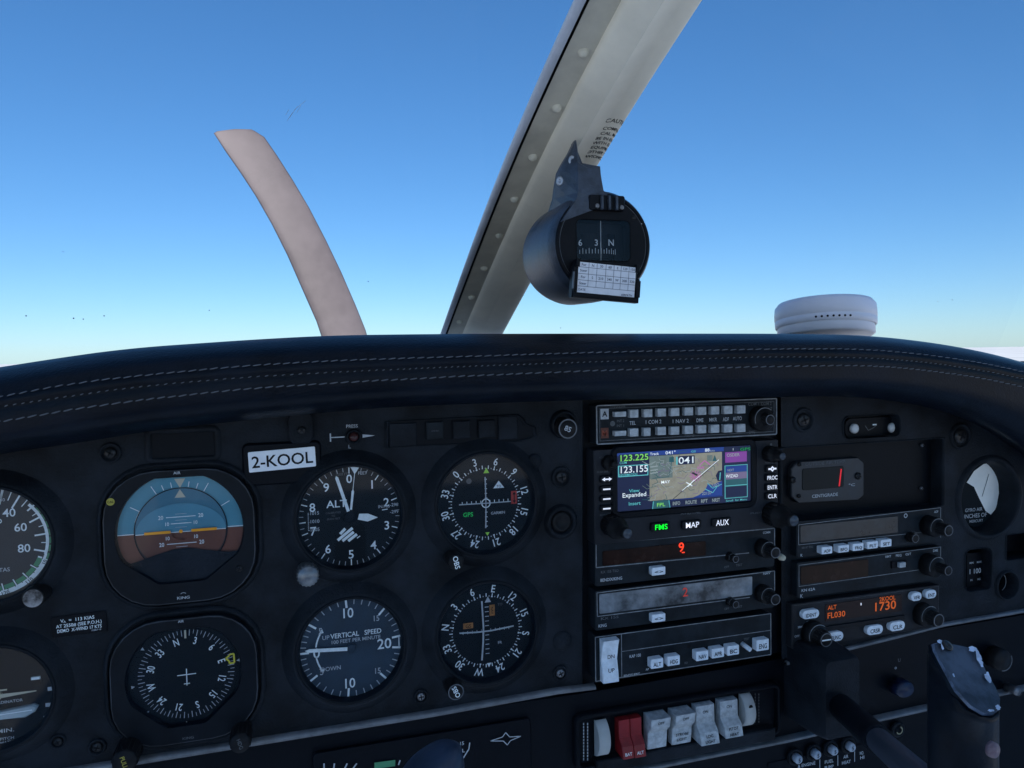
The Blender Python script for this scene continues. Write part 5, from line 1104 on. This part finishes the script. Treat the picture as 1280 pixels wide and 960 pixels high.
# ================================================================== WINDSHIELD POST
def atY(px, py, Y): return at(px, py, EYE - Y) + Vector((0, 0, 0))       # plane Y metres in front of the eye
PO = bpy.data.objects.new('windshield_post', None); COL.objects.link(PO); PO.location = (.26, .42, .02); tag(PO, 'slanted cream-grey centre post riveted between the two windshield halves', 'post')
Yb, Yt = 1.02, .46
def post_st(t):
    """station at image fraction t from the foot (0) to the picture top (1)"""
    Y = 1 / (1 / Yb + (1 / Yt - 1 / Yb) * t); y = 417 * (1 - t); bow = -7 * math.sin(math.pi * max(0, min(1, t)))
    xs = {k: a + (b - a) * t + bow for k, (a, b) in dict(L0=(550.5, 717), L1=(557, 733), F0=(559.5, 737), F1=(579, 779), T0=(604, 836), T1=(628, 875)).items()}
    return Y, y, xs
rO, rF, rT, rS, rFl = [], [], [], [], []
for i in range(-3, 27):
    t_ = i / 20.; Y, y, X = post_st(t_); e = .001
    P = lambda px, dy=0.0: Vector(atY(px, y, Y + dy))
    rO.append([P(X['L0'], .03), P(X['L0'], .012), P(X['L0'] + (X['L1'] - X['L0']) * .15, .006), P(X['L1'], .003), P(X['L1'], .016)])
    rS.append([P(X['L1'], .010), P((X['L1'] + X['F0']) / 2, .0145), P(X['F0'], .010)])
    f0, f1, t0, t1 = X['F0'], X['F1'], X['T0'], X['T1']; w_ = t1 - t0; mid = lambda a, b, k: a + (b - a) * k
    fl_ = [P(f0, .012), P(f0, .0065), P(f0 + 1, .006), P(mid(f0, f1, .75), .005), P(mid(f0, f1, .95), .0032)]; rFl.append(fl_)
    row = [P(mid(f0, f1, .95), .0032), P(f1, .000), P(mid(f1, t0, .2), -.006), P(mid(f1, t0, .5), -.0125), P(mid(f1, t0, .9), -.0185)]
    rF.append(row)
    row = []
    c = P((t0 + t1) / 2, -.006); rr = (P(t1) - P(t0)).length / 2
    row.append(rF[-1][-1])
    for k in range(13):
        a = R(118 - 118 * k / 12); row.append(c + Vector((math.cos(a) * rr, -math.sin(a) * rr * 1.1, 0)))
    row += [P(t1, .02), P(f1, .03)]
    rT.append(row)
def pchild(o): ychild(o, PO)
B = MB(); loft(B, rO, POSTO, flip=True); loft(B, [[a[0], a[-1]] for a in rO], POSTO); pchild(B.build('outer_strip'))
B = MB(); loft(B, rS, SEAL, flip=True); pchild(B.build('rubber_seal'))
B = MB(); loft(B, rF, POST); pchild(B.build('channel'))
FLG = mat('flange_painted_shade', (.60, .57, .47), .5, var=.12, vscale=18, bump=.12, bscale=300); B = MB(); loft(B, rFl, FLG); pchild(B.build('flange'))  # darker tone puts the shade on flange and rivets into their colour
B = MB(); loft(B, rT, POST); pchild(B.build('tube'))
pl = MB()
for px, py in ((728.8, 65), (696, 134.4), (666, 196), (643, 248.6), (624, 294), (605, 335), (589.4, 371), (574.7, 402)):
    t_ = 1 - py / 417; Y = 1 / (1 / Yb + (1 / Yt - 1 / Yb) * t_); p = atY(px, py, Y + .005); pl = MB()
    pl.lathe([(.0042, 0), (.0040, .0010), (.0028, .0026), (0, .0034)], FLG, *p, n=20, axis=(-.12, -1, -.35)); pchild(pl.build('rivet'))
# caution lettering wrapped on the tube
B = MB(); lines = [('CAUTION', 157, 1.25), ('COMPASS', 166.5, 1), ('CAL. MAY', 172.5, 1), ('BE IN ERROR', 178.5, 1), ('WITH ELECT.', 184, 1), ('EQUIPMENT', 189.5, 1), ('OTHER THAN', 195, 1), ('AVIONICS ON', 200.5, 1)]
for li, (st, py, k) in enumerate(lines):
    lj = (0, .25, .3, .0, .0, .1, -.05, -.1)[li]
    Y, y, X = post_st(1 - py / 417); c = atY((X['T0'] + X['T1']) / 2, py, Y - .006); rr = (atY(X['T1'], py, Y) - atY(X['T0'], py, Y)).length / 2 + .0004
    Y2, y2, X2 = post_st(1 - (py - 6) / 417); c2 = atY((X2['T0'] + X2['T1']) / 2, py - 6, Y2 - .006); up = (c2 - c).normalized()
    vs, fs, wd = glyphs(st); h = .0037 * k / .7; aw = h * .95
    out = []; aa = []
    for u, v in vs:
        s = (u + wd / 2) * aw; a = s / rr - .54 + lj * .5; aa.append(a); out.append(c + Vector((math.sin(a) * rr, -math.cos(a) * rr * 1.1, 0)) + up * v * h )
    B.add(out, [f for f in fs if all(aa[k] < 1.12 for k in f)], BLACK)
pchild(B.build('lettering'))

# ================================================================== MAGNETIC COMPASS
YC = .56; C0 = atY(754, 305.5, YC); CRr = (atY(754 + 58.8, 305.5, YC) - atY(754 - 58.8, 305.5, YC)).x / 2
CO = bpy.data.objects.new('magnetic_compass', None); COL.objects.link(CO); CO.location = C0; CO.rotation_euler = (R(90), 0, 0)
tag(CO, 'black magnetic compass with correction card hanging from the centre post', 'compass')
def lc_(px, py, h=0.0): p = atY(px, py, YC - h); return (p.x - C0.x, p.z - C0.z)
B = MB(); r0 = CRr; DEP = .088
B.lathe([(0, -DEP), (r0 * .90, -DEP), (r0 * 1.02, -DEP + .004), (r0 * 1.07, -DEP + .014), (r0 * 1.09, -.040), (r0 * 1.085, -.012), (r0 * 1.05, -.003), (r0 * 1.0, .0)], COMP, n=72); B.build('housing', CO)
B = MB(); B.lathe([(r0 * 1.0, -.001), (r0 * .985, .0015), (r0 * .93, .0020), (r0 * .925, .0002)], COMPF, n=72)
B.lathe([(r0 * .925, .0004), (r0 * .915, .0008), (r0 * .905, .0004)], KNOBR, n=72)
W0 = [lc_(*p) for p in ((720.5, 273), (787.5, 277.5), (787.5, 328), (720.5, 324))]; ww = W0[1][0] - W0[0][0]; wh = (W0[0][1] - W0[3][1]); wc = (sum(p[0] for p in W0) / 4, sum(p[1] for p in W0) / 4)
lo1 = [Vector((r0 * .91 * math.cos(2 * math.pi * i / 60), r0 * .91 * math.sin(2 * math.pi * i / 60), 0)) for i in range(60)]; lo2 = [Vector((*p, 0)) for p in rrect(ww, wh, .004, *wc)]
tri = tessellate_polygon([lo1, lo2]); B.add([(v.x, v.y, .0006) for v in lo1 + lo2], tri, COMPF)
band(B, [(rrect(ww, wh, .004, *wc, i=-.0008), .0006), (rrect(ww, wh, .004, *wc, i=-.0004), .0014), (rrect(ww, wh, .004, *wc), .0012), (rrect(ww, wh, .004, *wc, i=.0003), -.012)], COMPF)
B.build('front_plate', CO)
B = MB(); B.poly(rrect(ww * 1.02, wh * 1.02, .004, *wc), -.012, PDARK); B.lathe([(.028, -.010), (.028, .010)], PDARK, wc[0], wc[1] - .003, -.0355, 48, axis=(0, 1, 0))
for i in range(-11, 12):
    a = R(i * 5.2 + 2); x_, z_ = .0283 * math.sin(a), .0283 * math.cos(a); B.line(wc[0] + x_, wc[1] - .0095, wc[0] + x_, wc[1] - (.0062 if i % 2 else .0050), .00055, -.0355 + z_ + .0003, DIMW)
for st, px in (('6', 724.5), ('3', 744.5), ('N', 763)): 
    c = lc_(px, 303.5, -.008); B.text(st, c[0], c[1], -.0065, hei(744, 304, 8.5), DIMW)
B.build('compass_card', CO)
B = MB(); B.box(wc[0] - .0012, wc[1], -.003, .0005, wh, .0006, KEY); B.build('lubber_line', CO)
B = MB(); B.poly(rrect(ww, wh, .004, *wc), .0002, GLASS); B.build('glass', CO)
B = MB(); a = lc_(736, 243, .004); b = lc_(781, 264, .004); B.prism(rrect(b[0] - a[0], a[1] - b[1], .002, (a[0] + b[0]) / 2, (a[1] + b[1]) / 2), 0, .005, COMPF, .0008)
a = lc_(750, 244, .006); b = lc_(773, 263, .006)
for k in (-.4, 0, .4): B.prism(rrect(.0022, a[1] - b[1], .0008, (a[0] + b[0]) / 2 + k * (b[0] - a[0]), (a[1] + b[1]) / 2), .004, .0075, COMP, .0008)
for px, py in ((746.5, 257.5), (777, 259.5)): c = lc_(px, py, .005); B.lathe([(0, .005), (.0020, .005), (.0018, .0060), (.0008, .0062), (0, .0056)], METAL, *c, 0, n=20)
for px, py in ((793, 272), (718, 266)): c = lc_(px, py, .002); B.lathe([(0, 0), (.0022, 0), (.0020, .0014), (0, .0016)], BSCREW, *c, 0, n=20)
B.build('adjuster_block', CO)
c = lc_(803.5, 279, .001); B = MB(); B.box(c[0], c[1], .001, .0030, .0009, .0004, PAPER, R(25)); B.build('index_tick', CO)
# correction card on its clip
ang = -4.6
cardc = lc_(759.3, 349.5, .010); CW = wid(759, 349, 72, -.03); q = [atY(*p, YC - .010) for p in ((723, 327), (794, 333), (795.6, 370), (723, 366))]; CW = ((q[1] - q[0]).length + (q[2] - q[3]).length) / 2; CH = ((q[0] - q[3]).length + (q[1] - q[2]).length) / 2
def rotp(x, y, a=R(ang)): return (cardc[0] + x * math.cos(a) - y * math.sin(a), cardc[1] + x * math.sin(a) + y * math.cos(a))
B = MB(); P = [rotp(x, y) for x, y in ((-CW / 2 - .004, -CH / 2 - .0042), (CW / 2 + .0045, -CH / 2 - .0042), (CW / 2 + .0045, CH * .12), (CW / 2 + .0015, CH * .16), (CW / 2 + .0015, CH / 2 + .002), (-CW / 2 - .0015, CH / 2 + .002), (-CW / 2 - .004, CH * .3))]
B.prism(P, .0015, .0085, COMPF, .0006)
for x, y, w_, h_ in ((0, -CH / 2 - .0022, CW + .006, .0035), (-CW / 2 - .0022, -CH * .15, .0030, CH * .62), (CW / 2 + .0024, -CH * .22, .0036, CH * .55), (-CW / 2 - .001, CH * .46, .0030, CH * .25), (CW / 2 + .001, CH * .46, .0030, CH * .25)): c = rotp(x, y); B.box(c[0], c[1], .0083, w_, h_, .0025, COMPF, R(ang))
c = rotp(-CW / 2 - .0040, -CH * .12); B.box(c[0], c[1], .0084, .0008, CH * .55, .0026, KNOBR, R(ang)); B.build('card_clip', CO)
B = MB(); P = [rotp(x, y) for x, y in ((-CW / 2, -CH / 2), (CW / 2, -CH / 2), (CW / 2, CH / 2), (-CW / 2, CH / 2))]; B.prism(P, .0085, .0090, CARD, .0001)
zc = .0092; cols = [-.5, -.325, -.185, -.03, .11, .235, .375, .5]; rws = [.5, .335, .12, -.09, -.29]
INK = mat('card_ink', (.06, .08, .14), .6)
for y in rws[1:]: a, b = rotp(-CW / 2, CH * y), rotp(CW / 2, CH * y); B.line(*a, *b, .00032, zc, INK)
for x in cols[1:-1]: a, b = rotp(CW * x, CH / 2), rotp(CW * x, CH * -.29); B.line(*a, *b, .00032, zc, INK)
for r_i, row in enumerate((['For', 'N', '30', '60', 'E', '120', '150'], ['Steer'], ['For', 'S', '210', '240', 'W', '300', '330'], ['Steer'])):
    for k, st in enumerate(row): x = CW * (cols[k] + cols[k + 1]) / 2; y = CH * (rws[r_i] + rws[r_i + 1]) / 2; a = rotp(x, y); B.text(st, *a, zc, CH * .082, INK, rot=-ang)
a = rotp(-CW * .42, -CH * .40); B.text('DATE', *a, zc, CH * .07, INK, rot=-ang); a = rotp(CW * .36, -CH * .45); B.text('AIRPATH', *a, zc, CH * .07, INK, rot=-ang); B.build('correction_card', CO)
# mounting bracket swept up to the post
BRK = MB()
def bp(px, py, Y): v = atY(px, py, Y) - C0; return Vector((v.x, v.z, -v.y))
Lf = [(719.4, 174.7, .575), (712, 190, .575), (703, 205, .577), (698, 215, .58), (695, 232, .585), (693, 248, .59), (688, 263, .60), (675, 276, .61), (663, 290, .62)]
Cf = [(720.2, 175.5, .570), (721.5, 190, .567), (722, 203, .562), (722.5, 215, .56), (723, 228, .558), (723, 240, .556), (720, 250, .556), (712, 262, .556), (702, 277, .556)]
Rf = [(720.4, 175.5, .573), (722.5, 190, .572), (728, 204, .565), (750.2, 208, .563), (751, 218, .562), (752.6, 228, .56), (754.5, 238, .558), (760, 244, .556), (775, 250, .556)]
la, lb, lc3 = [bp(*p) for p in Lf], [bp(*p) for p in Cf], [bp(*p) for p in Rf]
rows = []
for a, b, c in zip(la, lb, lc3):
    back = Vector((0, 0, -.006)); rows.append([a + back, a, a.lerp(b, .5), b, b.lerp(c, .5), c, c + back * 2])
loft(BRK, rows, COMP, smooth=False); BRK.build('bracket', CO)
for px, py in ((715, 200.5), (699.8, 226.5)): v = bp(px, py, .570); B = MB(); B.lathe([(0, 0), (.0040, 0), (.0036, .0014), (.0018, .0016), (.0012, .0008), (0, .0006)], mat('pale_screw', (.38, .42, .48), .35, metal=.5), *v, n=24, axis=(-.45, .0, 1), sx=.75); B.build('screw', CO)

# ================================================================== ALARM ON THE GLARE SHIELD
YA = .78; c = atY(1031, 399, YA); AL = bpy.data.objects.new('carbon_monoxide_alarm', None); COL.objects.link(AL); AL.location = c; tag(AL, 'round white plastic alarm with vent slots sitting on the glare shield', 'alarm')
ra = (atY(1031 + 62.5, 395, YA) - atY(1031 - 62.5, 395, YA)).x / 2; from mathutils import Quaternion
AL.rotation_mode = 'QUATERNION'; AL.rotation_quaternion = Quaternion((math.sin(R(39)), math.cos(R(39)), 0), R(-2.2)) @ Quaternion((math.cos(R(39)), -math.sin(R(39)), 0), R(-8)); ra *= .80
hh = ra * .36
B = MB(); B.lathe([(0, hh * 1.05), (ra * .7, hh * 1.04), (ra * .92, hh * .93), (ra * .985, hh * .70), (ra, hh * .3), (ra * .998, hh * -.02), (ra * .99, -hh * .05), (ra * .985, -hh * .10), (ra * .995, -hh * .14), (ra * .99, -hh * .42), (ra * .965, -hh * .50)], ALARM, n=72); B0 = B; B = MB(); B.lathe([(ra * .95, -hh * .46), (ra * .95, -hh * .95), (ra * .90, -hh * 1.05), (0, -hh * 1.05)], ALARM, n=72); B.build('base', AL); B = B0
for i in range(-12, 13):
    if i in (-10, 10): continue
    a = R(-120 + i * 6.2); p = Vector((math.cos(a) * ra * .9945, math.sin(a) * ra * .9945, -hh * .30))
    if abs(i) < 4: B.lathe([(0, 0), (ra * .022, 0), (ra * .022, .0004), (0, .0005)], BLACK, *p, n=12, axis=(math.cos(a), math.sin(a), 0), sx=1, sy=1)
B.build('cover', AL)

# ================================================================== PROPELLER, COWLING
YP = 2.35
PR = bpy.data.objects.new('propeller', None); COL.objects.link(PR); hub = Vector((.30, YP - EYE, -.42)); PR.location = hub; tag(PR, 'slender curved beige-grey propeller blade ahead of the left windshield', 'propeller')
cl = [(288, 165, 25), (301, 180, 27), (318, 205, 27), (337, 235, 27), (357, 270, 27.5), (377, 310, 28), (395, 350, 29), (413, 392, 29), (423, 420, 30), (436, 470, 31), (450, 540, 30), (462, 600, 22)]
rows = []
for i, (px, py, wpx) in enumerate(cl):
    px += 5 + 3 * min(1, i / 8)
    p = atY(px, py, YP); k = min(1, .12 + i * .10) * .02 + .004; a = cl[max(i - 1, 0)]; b = cl[min(i + 1, len(cl) - 1)]; d = Vector((b[0] - a[0], 0, -(b[1] - a[1]))).normalized(); s = Vector((-d.z, 0, d.x)); 
    if i == 0: s = Vector((1, 0, .22)).normalized()
    elif i == 1: s = (s + Vector((-1 if s.x < 0 else 1, 0, .2)) * .5).normalized()
    s = s if s.x > 0 else -s; h = wpx * (YP / .958) / 931 ; h = h * .86
    sec = []
    for q in range(16):
        an = 2 * math.pi * q / 16; sec.append(p + s * math.cos(an) * h + Vector((0, 1, 0)) * (math.sin(an) * k + math.cos(an) * .018))
    rows.append(sec)
tip = sum(rows[0], Vector()) / 16 + Vector((-.0, 0, .004)); rows.insert(0, [tip + (p - tip) * .85 + Vector((0, 0, .004)) for p in rows[0]]); rows.insert(0, [tip + (p - tip) * .15 + Vector((0, 0, .004)) for p in rows[0]])
B = MB(); loft(B, rows, BLADE, closed=True); ychild(B.build('blade'), PR)
B = MB(); loft(B, [[Vector((2 * hub.x - p.x, p.y, 2 * hub.z - p.z)) for p in r] for r in rows], BLADE, closed=True); ychild(B.build('blade'), PR)
B = MB(); B.lathe([(.16, -.02), (.16, .02), (.13, .12), (.07, .22), (0, .26)], COWL, *hub, n=40, axis=(0, 1, 0)); ychild(B.build('spinner'), PR)
B = MB(); rows = []
for yy, wv, ztop, zbot in ((.60, .56, -.06, -.9), (.9, .54, -.10, -.88), (1.3, .45, -.16, -.8), (1.65, .30, -.24, -.68), (1.75, .2, -.32, -.56)):
    rows.append([(CXM + .02 + wv * math.copysign(abs(math.cos(a)) ** .6, math.cos(a)), yy, (ztop + zbot) / 2 + (ztop - zbot) / 2 * math.copysign(abs(math.sin(a)) ** .7, math.sin(a))) for a in [2 * math.pi * k / 36 for k in range(36)]])
loft(B, rows, COWL, closed=True, flip=True); B.add(rows[-1], [tuple(range(36))], COWL); o = B.build('engine_cowling'); tag(o, 'white engine cowling hidden below the glare shield', 'cowling')

# ================================================================== WINDSHIELD
WS = bpy.data.objects.new('windshield', None); COL.objects.link(WS); WS.location = (.30, .40, 0); tag(WS, 'clear two-piece windshield with fine dust specks and scratches in front of the sky', 'windshield')
for s_ in (-1, 1):
    B = MB(); xin = .30; rows = []
    for i in range(13):
        v = i / 12; Y = .56 - .42 * v; Z = -.03 + .54 * v; row = []
        for j in range(13):
            u = j / 12; xo = xin + s_ * (.005 + u * (HW + .0)); bulge = .30 * u ** 2.5; row.append(Vector((xo, Y - bulge * (1 - .3 * v) + .03 * math.sin(math.pi * v), Z)))
        rows.append(row)
    loft(B, rows, WSGL); ychild(B.build('pane'), WS)
SPK = mat('dust_speck', (.34, .40, .46), .9)
def on_glass(px, py):
    v = ROT @ Vector((px - CX, py - CY, FPX)); best = None
    for k in range(400):                            # march along the sight line until it meets the pane's slope
        t = .4 + k * .002; p = Vector((v[0] / v[1] * t, t - EYE, v[2] / v[1] * t)); vv = (p.z + .03) / .54; u = abs(p.x - .30) / HW
        if p.y >= .56 - .42 * vv - .30 * u ** 2.5 * (1 - .3 * vv) + .03 * math.sin(math.pi * max(0, min(1, vv))): return p - Vector((0, .003, 0))
    return p
for px, py, r in ((93, 398, 1.0), (105, 399, .8), (131, 395, .8), (34, 395, .9), (1036, 42, .9), (80, 315, .6), (700, 410, .7), (1188, 375, .8), (1170, 377, .7), (460, 352, .6), (262, 388, .7)):
    B = MB(); p = on_glass(px, py); rr = .75 * r * (p.y + EYE) / 931; B.lathe([(0, 0), (rr * 1.2, 0), (rr * .8, rr * .5), (0, rr * .7)], SPK, *p, n=9, axis=(0, -1, 0), sx=random.uniform(.9, 1.5)); ychild(B.build('dust_speck'), WS)
B = MB()
for x0, y0, x1, y1 in ((359, 152, 366, 141), (362, 148, 372, 134), (367, 139, 382, 127), (371, 142, 376, 133), (357, 145, 361, 138)):
    a_, b_ = on_glass(x0, y0), on_glass(x1, y1); dd = (b_ - a_).normalized(); n_ = Vector((-dd.z, 0, dd.x)) * .00016; B.add([a_ - n_, b_ - n_, b_ + n_, a_ + n_], [(0, 1, 2, 3)], SPK)
ychild(B.build('scratch'), WS)
